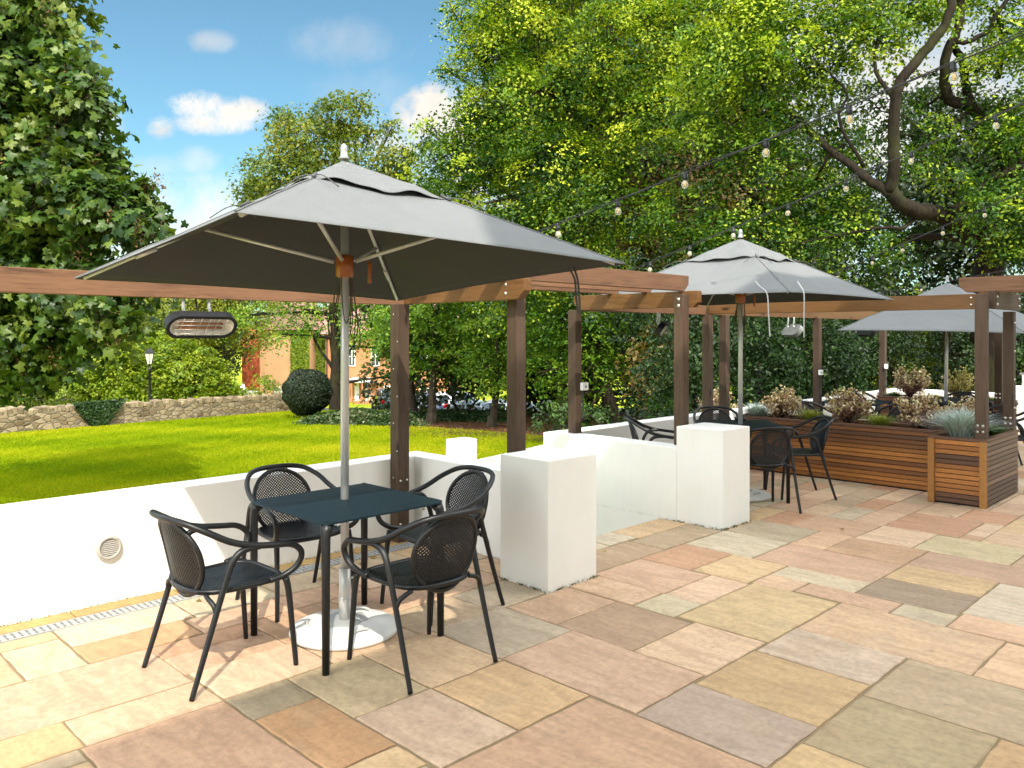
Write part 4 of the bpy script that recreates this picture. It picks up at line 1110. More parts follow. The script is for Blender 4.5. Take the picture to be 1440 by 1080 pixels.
# ------------------------------------------------------------------ lawn grass
def lawn_grass():
    rg = np.random.default_rng(4)
    n = 330000
    # density falls with distance so the blades stay about even in the picture
    d = 7.2 * (31 / 7.2) ** rg.random(n); u = rg.uniform(-.72, .1, n)
    X, Y = d * (1 + u) / R2, d * (1 - u) / R2
    PXL = 720 + u * FPX
    keep = (Y > 5.75) & ~((PXL > 555) & (d > 24.3 - (PXL - 560) * .017)) & ~((X > 4.3) & (X < 6.7) & (Y < 7.5))
    X, Y, d = X[keep], Y[keep], d[keep]
    z = np.array([ground_z(a, b) for a, b in zip(X, Y)])
    hgt = .03 + .0016 * d
    p = np.stack([X, Y, z + hgt * .35], 1); n_ = len(X)
    nr = unit(np.stack([rg.normal(size=n_), rg.normal(size=n_), rg.normal(size=n_) * .35 + .3], 1))
    patch = .5 + .28 * np.sin(X * .55 + 1.3 * np.sin(Y * .33)) * np.sin(Y * .62 + X * .21) + .16 * np.sin(X * 1.9 - Y * 1.3) * np.sin(Y * 2.3)
    o = leaf_mesh('lawn_grass', p, nr, hgt * 1.5, patch + rg.normal(size=n_) * .16, leafmat('lawn_blade', (.18, .32, .004), (.42, .54, .006), (.74, .7, .03), .42, .8, .08), None, 'rhomb', .22, 4)
    tag(o, 'short mown sunlit lawn grass with pale dry patches', 'grass', kind='stuff')
lawn_grass()
# ------------------------------------------------------------------ trees
def C(l, td=0):
    """clumps from (px, py, depth, radius)"""
    return [(P(a[0], a[1], a[2]), a[3], a[4] if len(a) > 4 else .8, a[5] if len(a) > 5 else td) for a in l]
def G0(x, d, dz=0):
    X, Y = XY(x, d); return (X, Y, ground_z(X, Y) + dz)
MAPLE = leafmat('sycamore_leaf', (.022, .065, .01), (.1, .19, .02), (.32, .4, .07), .32, .42)
LIME = leafmat('sunlit_beech_leaf', (.022, .09, .006), (.19, .36, .014), (.8, .9, .05), .4)
OAK = leafmat('oak_leaf', (.022, .09, .008), (.15, .32, .016), (.7, .85, .05), .4)
ASH = leafmat('yellow_green_leaf', (.06, .12, .012), (.2, .28, .022), (.48, .46, .05), .4)
MID = leafmat('hornbeam_leaf', (.04, .14, .01), (.15, .34, .02), (.42, .6, .05), .4)
DARK = leafmat('holly_leaf', (.008, .028, .006), (.024, .068, .012), (.09, .17, .035), .15, .45, .3)
LAUREL = leafmat('laurel_leaf', (.09, .18, .008), (.26, .4, .016), (.52, .58, .04), .4)
RUSSET = leafmat('russet_chestnut_leaf', (.08, .055, .016), (.22, .15, .04), (.4, .32, .08), .35)
YEW = leafmat('yew_leaf', (.006, .018, .008), (.016, .036, .013), (.045, .07, .022), .06, .5)
SEED = leafmat('sycamore_seed', (.1, .045, .02), (.24, .12, .05), (.4, .26, .1), .2)
def maple():
    cl = C([(10,20,9.5,.75),(60,95,9.3,.62),(112,143,9.0,.34),(15,180,9.6,.85),(92,215,9.2,.52),(55,285,9.1,.75),(140,285,9,.5),(188,322,8.8,.3),(196,300,9.2,.25),(40,390,9.4,.8),(135,400,9.1,.48),(180,395,9.3,.26),(30,475,9.5,.6),(105,470,9.3,.42),(150,455,9.1,.3),(10,512,9.5,.3),(62,502,9.4,.25),
            (-90,90,10,1.2),(-100,290,10,1.2),(-110,440,10,1.0),(-60,-70,10,1.2),(40,-50,9.6,.6),(45,140,9.9,.7),(70,340,9.8,.7),(100,110,9.2,.3),(130,235,9.4,.35),(205,270,9.2,.2)])
    base = G0(-260, 11.)
    r = tree('sycamore_tree', 'large lobed-leaf sycamore filling the left edge, with rusty seed bunches', base, cl, MAPLE, BARK, 21, .24, None, 11, 19, .29, .125, shape='maple', up=.35, jit=.38, tone0=.42, tvar=.22, flat=.4)
    rg = np.random.default_rng(8); PP = []
    for c in cl:
        for _ in range(int(11 * c[1] ** 2 + 3)):
            d = unit(rg.normal(size=3)); q = np.array(c[0]) + d * c[1] * np.array([1.06, 1.06, .86])
            PP.append(q + rg.normal(size=(26, 3)) * np.array([.04, .04, .06]))
    pp = np.vstack(PP)
    leaf_mesh('seed_bunch', pp, unit(rg.normal(size=pp.shape)), rg.uniform(.035, .06, len(pp)), rg.uniform(0, 1, len(pp)), SEED, r, 'rhomb', .4, 8, tuple(base))
maple()
def big_trees():
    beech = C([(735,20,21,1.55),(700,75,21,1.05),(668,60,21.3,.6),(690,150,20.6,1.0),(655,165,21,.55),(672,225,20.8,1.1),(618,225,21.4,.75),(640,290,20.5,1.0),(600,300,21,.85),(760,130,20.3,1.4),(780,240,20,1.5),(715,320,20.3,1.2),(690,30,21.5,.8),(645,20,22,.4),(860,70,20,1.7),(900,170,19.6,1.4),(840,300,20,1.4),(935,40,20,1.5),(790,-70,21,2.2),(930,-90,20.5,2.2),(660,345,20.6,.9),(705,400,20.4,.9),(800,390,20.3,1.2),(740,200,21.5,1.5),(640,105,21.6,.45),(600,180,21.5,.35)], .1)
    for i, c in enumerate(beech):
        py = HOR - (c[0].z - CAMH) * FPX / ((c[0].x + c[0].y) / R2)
        beech[i] = (*c[:3], .1 if py < 130 else (-.14 if py > 220 else -.03))  # upper clumps paler, lower darker: sun and shade put into leaf tone
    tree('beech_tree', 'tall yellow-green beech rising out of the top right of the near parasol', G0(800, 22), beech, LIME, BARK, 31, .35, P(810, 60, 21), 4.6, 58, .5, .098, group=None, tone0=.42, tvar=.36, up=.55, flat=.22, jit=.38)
    def oak_limbs(mb):
        pool = []
        def L(pts, w0, w1):
            pp = [P(*p) for p in pts]; limb(mb, pp, w0, w1, 10, 5, .02, random.Random(len(pts)))
            sp = spline(pp, 4); pool.extend((q, max(.02, w0 + (w1 - w0) * i / len(sp))) for i, q in enumerate(sp))
        L([(1390, 480, 17.5), (1388, 400, 17.3), (1395, 345, 17.2), (1370, 320, 17)], .36, .24)
        L([(1385, 340, 17.2), (1350, 318, 16.8), (1322, 302, 16.4), (1290, 296, 16), (1262, 284, 15.7), (1250, 262, 15.6)], .2, .13)
        L([(1250, 268, 15.6), (1257, 230, 15.4), (1256, 185, 15.3), (1258, 140, 15.2), (1270, 108, 15.1), (1300, 72, 15), (1325, 40, 14.9), (1338, 5, 14.8), (1336, -40, 14.8)], .12, .075)
        L([(1252, 272, 15.6), (1225, 255, 15.7), (1200, 235, 15.9), (1160, 205, 16.2), (1125, 170, 16.5), (1090, 150, 16.8), (1050, 132, 17), (1010, 110, 17.2)], .1, .045)
        L([(1318, 300, 16.4), (1355, 290, 16.3), (1380, 262, 16.2), (1410, 245, 16), (1450, 230, 16)], .1, .06)
        L([(1395, 345, 17.2), (1345, 335, 17), (1300, 332, 16.9), (1272, 338, 16.8), (1255, 345, 16.8)], .1, .045)
        L([(1400, 350, 17.2), (1420, 250, 17), (1385, 180, 16.8), (1365, 150, 16.6), (1335, 140, 16.4), (1328, 110, 16.2), (1333, 70, 16), (1345, 45, 15.9), (1352, 5, 15.8), (1345, -40, 15.8)], .15, .07)
        L([(1366, 150, 16.6), (1358, 120, 16.5), (1352, 85, 16.4), (1338, 62, 16.2)], .09, .07)
        L([(1336, 60, 16), (1362, 58, 15.9), (1390, 42, 15.8), (1402, 20, 15.7), (1425, -10, 15.6)], .055, .035)
        L([(1402, 110, 16.6), (1408, 70, 16.4), (1405, 30, 16.2), (1388, 10, 16)], .07, .04)
        L([(1362, 158, 16.6), (1330, 180, 16.3), (1300, 190, 16.2)], .05, .02)
        L([(1215, 235, 15.9), (1180, 170, 15.8), (1190, 130, 15.6), (1150, 90, 15.8)], .04, .02)
        L([(1100, 150, 16.8), (1050, 160, 17), (1010, 80, 17.2), (1030, 40, 17)], .045, .02)
        L([(1300, 296, 16.1), (1270, 320, 16), (1240, 320, 15.9), (1180, 330, 16)], .05, .02)
        L([(1258, 140, 15.2), (1230, 90, 15.3), (1245, 40, 15.2)], .05, .02)
        # boughs grow from the nearest limb into every leaf mass, then fork
        rng = random.Random(17)
        for c in oak:
            q = c[0]; s, w = min(pool, key=lambda a: (a[0] - q).length); dd = (q - s).length
            side = (q - s).orthogonal().normalized() * dd * rng.uniform(-.18, .18)
            m1 = s.lerp(q, .35) + side + Vector((0, 0, .06 * dd)); m2 = s.lerp(q, .7) - side * .6
            limb(mb, [s, m1, m2, q], min(w * .55, .05), .012, 6, 4, .03, rng)
            for _ in range(6):
                o = m2.lerp(q, rng.random()); e = o + Vector((rng.gauss(0, 1), rng.gauss(0, 1), rng.gauss(.1, .7))).normalized() * c[1] * rng.uniform(.5, .95)
                limb(mb, [o, o.lerp(e, .5) + Vector((rng.gauss(0, .06), rng.gauss(0, .06), .05)), e], .016, .005, 5, 3, .02, rng)
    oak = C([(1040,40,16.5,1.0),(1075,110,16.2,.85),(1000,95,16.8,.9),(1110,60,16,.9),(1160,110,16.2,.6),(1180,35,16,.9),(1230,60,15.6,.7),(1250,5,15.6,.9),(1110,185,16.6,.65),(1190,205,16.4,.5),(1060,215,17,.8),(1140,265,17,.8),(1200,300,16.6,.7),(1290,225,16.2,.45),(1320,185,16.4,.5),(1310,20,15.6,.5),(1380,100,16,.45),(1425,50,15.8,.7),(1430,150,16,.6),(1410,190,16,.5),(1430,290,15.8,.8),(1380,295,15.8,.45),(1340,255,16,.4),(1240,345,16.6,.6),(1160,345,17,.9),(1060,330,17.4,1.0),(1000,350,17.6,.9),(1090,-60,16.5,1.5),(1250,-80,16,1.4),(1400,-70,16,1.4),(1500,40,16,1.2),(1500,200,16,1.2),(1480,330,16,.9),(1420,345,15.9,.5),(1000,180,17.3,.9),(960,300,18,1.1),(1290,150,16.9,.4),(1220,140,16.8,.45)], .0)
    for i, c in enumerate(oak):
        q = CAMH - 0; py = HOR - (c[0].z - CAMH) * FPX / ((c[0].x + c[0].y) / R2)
        oak[i] = (*c[:3], .16 if py < 130 else (-.12 if py > 200 else 0))  # sunlit top and shaded lower boughs toned into the oak leaves
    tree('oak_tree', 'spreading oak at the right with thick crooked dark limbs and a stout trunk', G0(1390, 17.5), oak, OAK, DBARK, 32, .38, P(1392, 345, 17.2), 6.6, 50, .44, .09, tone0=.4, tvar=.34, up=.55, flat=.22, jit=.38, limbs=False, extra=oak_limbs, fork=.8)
    ch = C([(930,240,25,1.4),(985,280,25,1.6),(900,320,25,1.3),(1040,260,26,1.6),(960,360,25,1.5),(1060,360,26,1.5),(1010,180,26,1.2)])
    tree('chestnut_tree', 'thin russet-brown chestnut seen through the gap between the bright beech and the oak', G0(975, 26), ch, RUSSET, DBARK, 33, .28, P(980, 200, 25.5), 3.2, 24, .5, .14, tone0=.4, up=.4)
    a = C([(430,195,36,1.7),(478,165,36,1.2),(400,250,36,2.0),(505,190,36,.8),(560,225,36,1.0),(480,260,35,2.2),(590,290,36,1.8),(540,290,36,2.0),(375,290,36,1.3),(400,170,36.5,.6),(550,180,36.5,.5),(505,150,36.5,.5),(440,330,36,2.0),(360,265,36,.7)])
    tree('ash_tree', 'yellow-green ash behind the near parasol under the white cloud', G0(480, 36), a, ASH, BARK, 34, .3, P(470, 210, 36), 2.9, 32, .75, .19, tone0=.45, tvar=.28, up=.45)
big_trees()
def under_trees():
    U = 'small green trees along the lawn edge'
    h1 = C([(600,470,25,.9),(640,500,25,.8),(560,450,25.4,.9),(620,430,25,1.0),(655,455,24.6,.8),(590,510,25,.55),(545,480,26,.7),(670,400,25,1.1)])
    tree('hornbeam_tree', 'small bright hornbeam with a thin trunk just right of the corner post', G0(607, 25), h1, MID, BARK, 41, .14, P(610, 440, 25), 6.5, 28, .4, .12, group=U, tone0=.62, up=.65)
    h2 = C([(690,500,23.5,.75),(700,545,23.3,.5),(680,515,23.5,.5),(705,450,23.5,1.0),(745,480,23.3,.9),(740,430,23.6,1.0),(720,530,23.2,.5)])
    tree('hornbeam_tree', 'small bright hornbeam left of the front pergola post with a slim leaning trunk', G0(692, 23.6), h2, MID, BARK, 42, .12, P(700, 460, 23.5), 6.5, 28, .4, .115, group=U, tone0=.6, up=.65)
    h3 = C([(790,450,21,1.0),(830,470,20.6,.9),(770,520,21,.65),(830,520,20.5,.65),(880,490,21,.7),(800,560,20.8,.4),(760,470,21.5,.9),(870,430,21,1.1),(900,440,20.5,.8),(815,590,20.8,.35)])
    tree('hornbeam_tree', 'darker hornbeam with a thick leaning trunk right of the second post', G0(868, 21.5), h3, MID, BARK, 43, .22, P(838, 455, 21), 6.5, 28, .38, .105, group=U, tone0=.5, up=.6)
    h4 = C([(560,500,27,.6),(560,430,27.5,1.2),(600,400,27,1.4)])
    tree('hornbeam_tree', 'slim tree close behind the corner post, its bare trunk rising from the ground ivy', G0(580, 27), h4, MID, BARK, 44, .15, P(578, 470, 27), 5, 26, .4, .12, group=U, tone0=.45, up=.6)
    tree('chestnut_sapling', 'yellowing bush with big leaves beneath the second heater', G0(930, 20), C([(925,500,19.5,.7),(905,535,19.5,.5),(945,530,19,.5),(930,470,19.8,.6)]), RUSSET, DBARK, 45, .07, None, 5, 18, .35, .18, cat='bush', tone0=.6)
    s = C([(480,430,33,1.0),(430,450,33,1.0),(350,445,33,.8),(505,470,32.5,.9),(545,490,32,.5),(545,450,33,1.0),(395,470,32.3,.45),(455,400,33.5,1.3),(520,420,33.3,1.0),(405,430,33,.8),(548,530,32,.35)])
    tree('lime_tree', 'dark-limbed tree in front of the brick house, its trunk beside the umbrella pole', G0(471, 33), s, MID, DBARK, 46, .3, P(468, 425, 33), 3.6, 26, .5, .125, tone0=.55, tvar=.3, up=.5)
    for k, (lab, base, l, t0) in enumerate([
        ('yellow-green background tree behind the hanging heater, trunk showing', (303, 48), [(250,440,47,2.2),(300,450,47,1.9),(345,420,47,2.3),(225,420,47,1.6),(320,400,48,2.0),(275,480,46.5,1.4),(360,470,47,1.3)], .6),
        ('small pale tree at the left beyond the street lamp, under the pergola beam', (215, 44), [(205,440,44,1.3),(180,470,44,1.2),(235,460,44,1.4),(150,450,45,1.6),(100,470,45,1.5),(40,480,46,1.8)], .45)]):
        tree('background_tree', lab, G0(*base), C(l), ASH, BARK, 50 + k, .35, None, 2.6, 30, .7, .17, group='background trees beyond the stone wall', tone0=t0, tvar=.25)
    LG = 'laurel bushes behind the stone wall'
    for k, (lab, base, l) in enumerate([
        ('bright laurel bush behind the stone wall left of the street lamp', (150, 29), [(150,525,29.4,.85),(128,545,29,.7),(175,505,29.8,.8),(110,560,28.8,.6),(165,558,29,.7),(185,540,29.5,.7)]),
        ('broad bright laurel bush right of the street lamp behind the stone wall', (262, 30), [(215,520,30.3,.8),(250,498,30.6,.95),(285,518,30.5,.85),(235,548,30,.85),(272,553,30,.8),(215,485,31,.7),(305,545,30.3,.65),(225,565,29.8,.6),(255,525,29.9,.8)]),
        ('low yellow-green laurel bush near the white garden post', (322, 31.5), [(325,550,31,.45),(310,565,30.5,.4),(338,560,31,.35)])]):
        tree('laurel_bush', lab, G0(*base), C(l), LAUREL, BARK, 55 + k, .07, None, 13, 30, .3, .13, cat='bush', group=LG, tone0=.55, tvar=.2, up=.7, flat=.5)
    tree('garden_shrub', 'feathery grey-green shrub at the far left behind the stone wall', G0(60, 26), C([(60,555,25.5,.55),(20,565,25,.5),(95,560,26,.45),(-30,560,25,.6)]), ASH, BARK, 60, .06, None, 7, 24, .3, .09, cat='bush', tone0=.3)
    tree('garden_shrub', 'golden bush in front of the brick house wall', G0(372, 46), C([(372,538,45.5,.6),(385,552,45,.45),(362,556,45.5,.4)]), LAUREL, BARK, 61, .06, None, 5, 24, .35, .14, cat='bush', tone0=.6)
    # clipped dome
    base = G0(432, 27.2)
    r = T('clipped_yew', 'dark clipped round yew dome at the end of the stone wall', 'topiary', base)
    rg = np.random.default_rng(3); n = 26000; d = unit(rg.normal(size=(n, 3)))
    cen = np.array(P(432, 551, 27.2)); rad = np.array([.79, .79, .75]) * (1 - .09 * rg.random(n)[:, None] ** 2 + .05 * rg.random(n)[:, None]) * (1 + .05 * np.sin(5 * d[:, :1] + 3) * np.sin(6 * d[:, 1:2]) + .03 * np.sin(11 * d[:, 2:3] + 2 * d[:, :1]))
    leaf_mesh('foliage', cen + d * rad, unit(d + rg.normal(size=(n, 3)) * .6), rg.uniform(.04, .09, n), .5 + .3 * rg.normal(size=n), YEW, r, 'rhomb', .4, 3, base)
    b = MB(); b.lathe([(.1, -.72), (.45, -.6), (.66, -.3), (.7, 0), (.63, .34), (.4, .58), (.01, .68)], tuple(cen), 20); b.build('branch_core', DBARK, r, True)
    # holly hedge behind the terrace wall
    for k in range(9):
        f = k / 8
        x = 10.3 + f * 8.4; y = 6.75 + .35 * math.sin(k * 2.1) + f * .3
        cl = [(Vector((x + random.uniform(-.3, .3), y + random.uniform(-.2, .3), z)), random.uniform(.5, .72), .9) for z in (.0, .55, 1.05, 1.55, 2.05)] + [(Vector((x + .5, y + .3, 1.2 + .3 * math.sin(k))), .6, .9), (Vector((x - .1, y + .9, 2.4)), .7, .9)]
        place = ['at the left end of the row beside the twin pergola posts', 'second in the row from the twin pergola posts', 'left of the hanging grey heater', 'behind the hanging grey heater', 'left of the post with the nearer socket box', 'behind the post with the nearer socket box', 'between the two socket box posts', 'behind the farther socket box post', 'at the far end of the row near the pale umbrella pole'][k]
        tree('holly_bush', 'dark holly bush, ' + place, (x, y, -.8), cl, DARK, DBARK, 70 + k, .07, None, 7.5, 32, .27, .07, cat='bush', group='dark holly hedge behind the middle bay', tone0=.45, tvar=.22, up=.45, flat=.55, limbs=False)
    for k, (lab, l, mt, t0) in enumerate([
        ('dark evergreen bush behind the far end wall, left of the two dark posts', [(1340,500,20,.9),(1365,540,19.5,.7),(1320,450,21,1.0),(1370,460,20.5,.9),(1345,545,19.6,.5)], DARK, .55),
        ('dark evergreen bush at the right edge behind the steel handrail', [(1430,470,22,1.1),(1410,520,21.5,.9),(1445,540,22,.8),(1400,450,22.5,1.1),(1470,500,22,1.2)], DARK, .5),
        ('sunlit yellow-flecked bush beyond the far corner of the terrace', [(1275,480,21.5,.8),(1260,520,21,.7),(1300,450,22,.9),(1290,520,21.5,.6),(1265,445,22,.7)], LAUREL, .45),
        ('low dark bush at the woodland edge beyond the garden steps', [(830,585,17.5,.4),(800,580,18,.4),(870,590,17.5,.35),(770,585,19,.4)], DARK, .6),
        ('leafy dark green bush behind the second post pair of the middle bay', [(960,570,14.5,.4),(975,590,14,.35),(940,575,15,.4),(1010,560,14,.5),(985,540,15,.5)], MID, .3)]):
        p = l[0]
        tree('evergreen_bush', lab, G0(p[0], p[2]), C(l), mt, DBARK, 90 + k, .07, None, 6.5, 26, .32, .1, cat='bush', group='bushes round the edge of the terrace', tone0=t0, tvar=.22, up=.5)
under_trees()
def backdrop():
    rg = random.Random(2); l = []
    for k in range(120):
        x = rg.uniform(560, 1640); y = rg.uniform(150, 560)
        if x < 640 and y < 330: continue
        l.append((x, y, rg.uniform(28, 34), rg.uniform(1.3, 2.1)))
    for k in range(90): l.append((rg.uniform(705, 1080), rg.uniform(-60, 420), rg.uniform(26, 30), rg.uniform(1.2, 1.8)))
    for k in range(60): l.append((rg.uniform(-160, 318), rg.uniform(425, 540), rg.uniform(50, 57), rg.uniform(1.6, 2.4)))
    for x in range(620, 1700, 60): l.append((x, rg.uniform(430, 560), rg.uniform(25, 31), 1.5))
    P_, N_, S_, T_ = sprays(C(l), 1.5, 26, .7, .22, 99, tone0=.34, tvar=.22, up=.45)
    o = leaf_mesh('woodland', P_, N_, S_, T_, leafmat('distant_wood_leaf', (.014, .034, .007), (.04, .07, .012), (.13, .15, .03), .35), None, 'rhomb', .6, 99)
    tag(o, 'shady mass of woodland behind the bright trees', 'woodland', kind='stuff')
    # ground ivy and bedding
    rg = np.random.default_rng(6)
    def cover(label, quad, n, leaf, mat, h, tone, seed):
        (a, b, c, d) = [np.array([*XY(x, q)]) for x, q in quad]
        u, v = rg.random(n), rg.random(n)
        p = (a[None] * (1 - u)[:, None] + b[None] * u[:, None]) * (1 - v)[:, None] + (d[None] * (1 - u)[:, None] + c[None] * u[:, None]) * v[:, None]
        edge = np.minimum(1, 5 * np.minimum(np.minimum(u, 1 - u), np.minimum(v, 1 - v)))
        p += rg.normal(size=p.shape) * .12
        z = np.array([ground_z(*q) for q in p]) + h * edge * (.35 + .65 * rg.random(n)) * (.7 + .3 * np.sin(p[:, 0] * 3) * np.sin(p[:, 1] * 2.6))
        o = leaf_mesh('ground_cover', np.c_[p, z], unit(rg.normal(size=(n, 3)) * .55 + np.array([0, 0, 1])), rg.uniform(.7, 1.3, n) * leaf, tone + .2 * rg.normal(size=n) + .25 * np.sin(p[:, 0] * 2.1) * np.sin(p[:, 1] * 1.7), mat, None, 'rhomb', .7, seed)
        tag(o, label, 'ground cover', kind='stuff')
    VAR = leafmat('variegated_leaf', (.02, .06, .01), (.06, .13, .02), (.5, .5, .3), .2)
    cover('low variegated ground cover beside the clipped yew dome', [(418, 24.5), (600, 23.6), (600, 27.5), (440, 27.5)], 30000, .09, VAR, .42, .45, 1)
    cover('dark ground ivy beneath the small trees at the edge of the car park', [(545, 25.6), (735, 25.2), (735, 30), (545, 30)], 26000, .1, leafmat('ivy_leaf', (.012, .03, .008), (.03, .075, .014), (.12, .18, .04), .15), .28, .5, 2)
    cover('dry brown fallen leaves under the trees', [(560, 21.), (1000, 17.5), (1000, 26), (560, 24.6)], 26000, .075, leafmat('dead_leaf', (.05, .022, .01), (.15, .065, .025), (.3, .16, .06), .05), .03, .45, 3)
    cover('dark mixed undergrowth at the foot of the holly hedge', [(985, 10.7), (1330, 17.6), (1330, 22), (985, 14)], 16000, .09, MATS['holly_leaf'], .5, .5, 4)
backdrop()
# ------------------------------------------------------------------ stone boundary wall
def rubble():
    m, t = newmat('rubble_stone'); v = t.coord('Object', (1, 1, 1.9))
    d = t.n('ShaderNodeVectorMath', operation='ADD', ins={0: v, 1: t.n('ShaderNodeVectorMath', operation='SCALE', ins={0: t.n('ShaderNodeTexNoise', ins={'Vector': v, 'Scale': 4.}).outputs['Color'], 'Scale': .12}).outputs[0]}).outputs[0]
    vo = t.n('ShaderNodeTexVoronoi', ins={'Vector': d, 'Scale': 4.2}); ve = t.n('ShaderNodeTexVoronoi', feature='DISTANCE_TO_EDGE', ins={'Vector': d, 'Scale': 4.2})
    s = t.n('ShaderNodeSeparateColor', ins={0: vo.outputs['Color']})
    c = t.ramp(s.outputs[0], [(0, (.11, .075, .042)), (.3, (.25, .185, .11)), (.6, (.33, .26, .17)), (1, (.16, .125, .09))])
    c = t.mix(t.noise(v, 9, 5), t.mix(1., c, (.6, .6, .6), 'MULTIPLY'), t.mix(1., c, (1.3, 1.3, 1.3), 'MULTIPLY'))
    e = t.ramp(ve.outputs['Distance'], [(.02, (1, 1, 1)), (.07, (0, 0, 0))])
    c = t.mix(e, c, (.17, .145, .1))
    t.out(t.pbr(c, .9, t.bump(t.math('ADD', t.math('MULTIPLY', t.ramp(ve.outputs['Distance'], [(0, (0, 0, 0)), (.12, (1, 1, 1))]), 1.), t.math('MULTIPLY', t.noise(v, 24, 4), .3)), .9, .03), 0, .15)); return m
RUB = rubble()
def stone_wall():
    A = Vector((*XY(-170, 19.3), 0)); B = Vector((*XY(404, 30.8), 0)); L = (B - A).length; dr = (B - A).normalized(); nr = Vector((-dr.y, dr.x, 0))
    r = T('stone_wall', 'long rubble stone boundary wall with upright coping stones at the back of the lawn', 'wall', (A.x, A.y, ground_z(A.x, A.y)))
    n = 40; m = MB(); top = []
    rng = random.Random(4)
    vs = []
    for i in range(n + 1):
        p = A + dr * (L * i / n); g = ground_z(p.x, p.y); h = .52 + .03 * math.sin(i * 1.7)
        for s in (-.17, .17):
            for z in (g - .3, g + h): vs.append(tuple(p + nr * s + Vector((0, 0, z))))
    fs = []
    for i in range(n):
        a = 4 * i; b = a + 4
        fs += [(a, b, b + 1, a + 1), (a + 2, a + 3, b + 3, b + 2), (a + 1, b + 1, b + 3, a + 3)]
    fs += [(0, 1, 3, 2), (4 * n, 4 * n + 2, 4 * n + 3, 4 * n + 1)]
    m.add(vs, fs); m.build('wall_body', RUB, r, True)
    c = MB(); x = 0
    while x < L:
        w = rng.uniform(.07, .15); h = rng.uniform(.1, .2); p = A + dr * (x + w / 2); g = ground_z(p.x, p.y) + .53
        kk = rng.uniform(.55, 1.15); c.cur = tuple(q * kk for q in (.27, .21, .13))
        c.box((p.x, p.y, g + h / 2 - .02), (w - .012, rng.uniform(.3, .36), h), Euler((rng.uniform(-.12, .12), rng.uniform(-.14, .14), math.atan2(dr.y, dr.x))))
        x += w
    c.build('coping', vcol('coping_stone', .9, 6, .3, .5, 30), r, True, .012, True)
    # ivy patch on the wall
    rg = np.random.default_rng(2)
    q0 = A + dr * (L * .545)
    for f in np.linspace(0, 1, 400):
        q = A + dr * (L * f); d = (q.x + q.y) / R2; px = 720 + FPX * ((q.x - q.y) / R2) / d
        if px >= 132: q0 = q; break
    n = 5200; u = rg.normal(size=n) * .42; v = rg.random(n)
    keep = np.abs(u) < .25 + .62 * v; u, v = u[keep], v[keep]; n = len(u)
    g = ground_z(q0.x, q0.y)
    p = np.array([q0.x, q0.y, g])[None] + u[:, None] * np.array(dr)[None] - (.2 + .12 * rg.random(n))[:, None] * np.array(nr)[None] + np.array([0, 0, 1])[None] * (.05 + .72 * v)[:, None]
    sgn = np.array([-1, -1, .6])
    ir = T('ivy_clump', 'dark ivy clump hanging over the stone boundary wall', 'ivy', (q0.x, q0.y, g))
    leaf_mesh('foliage', p, unit(sgn[None] * .6 + rg.normal(size=(n, 3)) * .6), rg.uniform(.05, .1, n), .55 + .2 * rg.normal(size=n), DARK, ir, 'rhomb', .7, 2, (q0.x, q0.y, g))
    b = MB(); 
    for k in range(7):
        a = rng.uniform(-.5, .5); b.tube(spline([tuple(q0 - nr * .2 + Vector((0, 0, g))), tuple(q0 - nr * .21 + dr * a * .5 + Vector((0, 0, g + .3))), tuple(q0 - nr * .21 + dr * a + Vector((0, 0, g + .6)))], 3), .012, 5)
    b.build('stem', DBARK, ir, True)
stone_wall()

# ------------------------------------------------------------------ street lamp, garden post
def lamp():
    d = 27.6; X, Y = XY(210.5, d); g = ground_z(X, Y); zt = CAMH - 20 / FPX * d
    r = T('street_lamp', 'black Victorian lantern lamp post in front of the laurel bushes', 'street lamp', (X, Y, g))
    H = zt - g
    p = MB(); p.lathe([(.11, 0), (.11, .25), (.08, .3), (.06, .5), (.045, .6), (.042, H - .75), (.06, H - .73), (.06, H - .7), (.035, H - .68), (.03, H - .56), (.001, H - .56)], n=14); p.build('post', BLACK, r)
    g_ = MB(); g_.lathe([(.08, H - .53), (.155, H - .17), (.001, H - .165)], n=6, smooth=False); g_.build('lantern_glass', plain('frosted_lantern_glass', (.62, .6, .48), .2, 0, .05), r)
    f = MB()
    for k in range(6):
        a = 2 * PI * k / 6; f.tube([(.083 * math.cos(a), .083 * math.sin(a), H - .54), (.16 * math.cos(a), .16 * math.sin(a), H - .165)], .01, 5)
    f.lathe([(.06, H - .56), (.09, H - .55), (.09, H - .53), (.05, H - .528)], n=6, smooth=False)
    f.lathe([(.175, H - .17), (.18, H - .15), (.09, H - .04), (.04, H - .02), (.03, H + .03), (.012, H + .05), (.001, H + .1)], n=6, smooth=False); f.build('lantern_frame', BLACK, r)
lamp()
def garden_post():
    X, Y = XY(341, 45); g = ground_z(X, Y); zt = CAMH - 68 / FPX * 45
    r = T('garden_statue', 'white turned garden ornament beside the brick house', 'ornament', (X, Y, zt - 1.35))
    m = MB(); m.lathe([(.3, -1.2), (.3, .1), (.24, .2), (.16, .3), (.13, .55), (.18, .8), (.15, .95), (.17, 1.05), (.12, 1.2), (.04, 1.33), (.001, 1.36)], n=16); m.build('ornament', plain('white_painted_stone', (.8, .8, .77), .6, 0, .05), r)
garden_post()

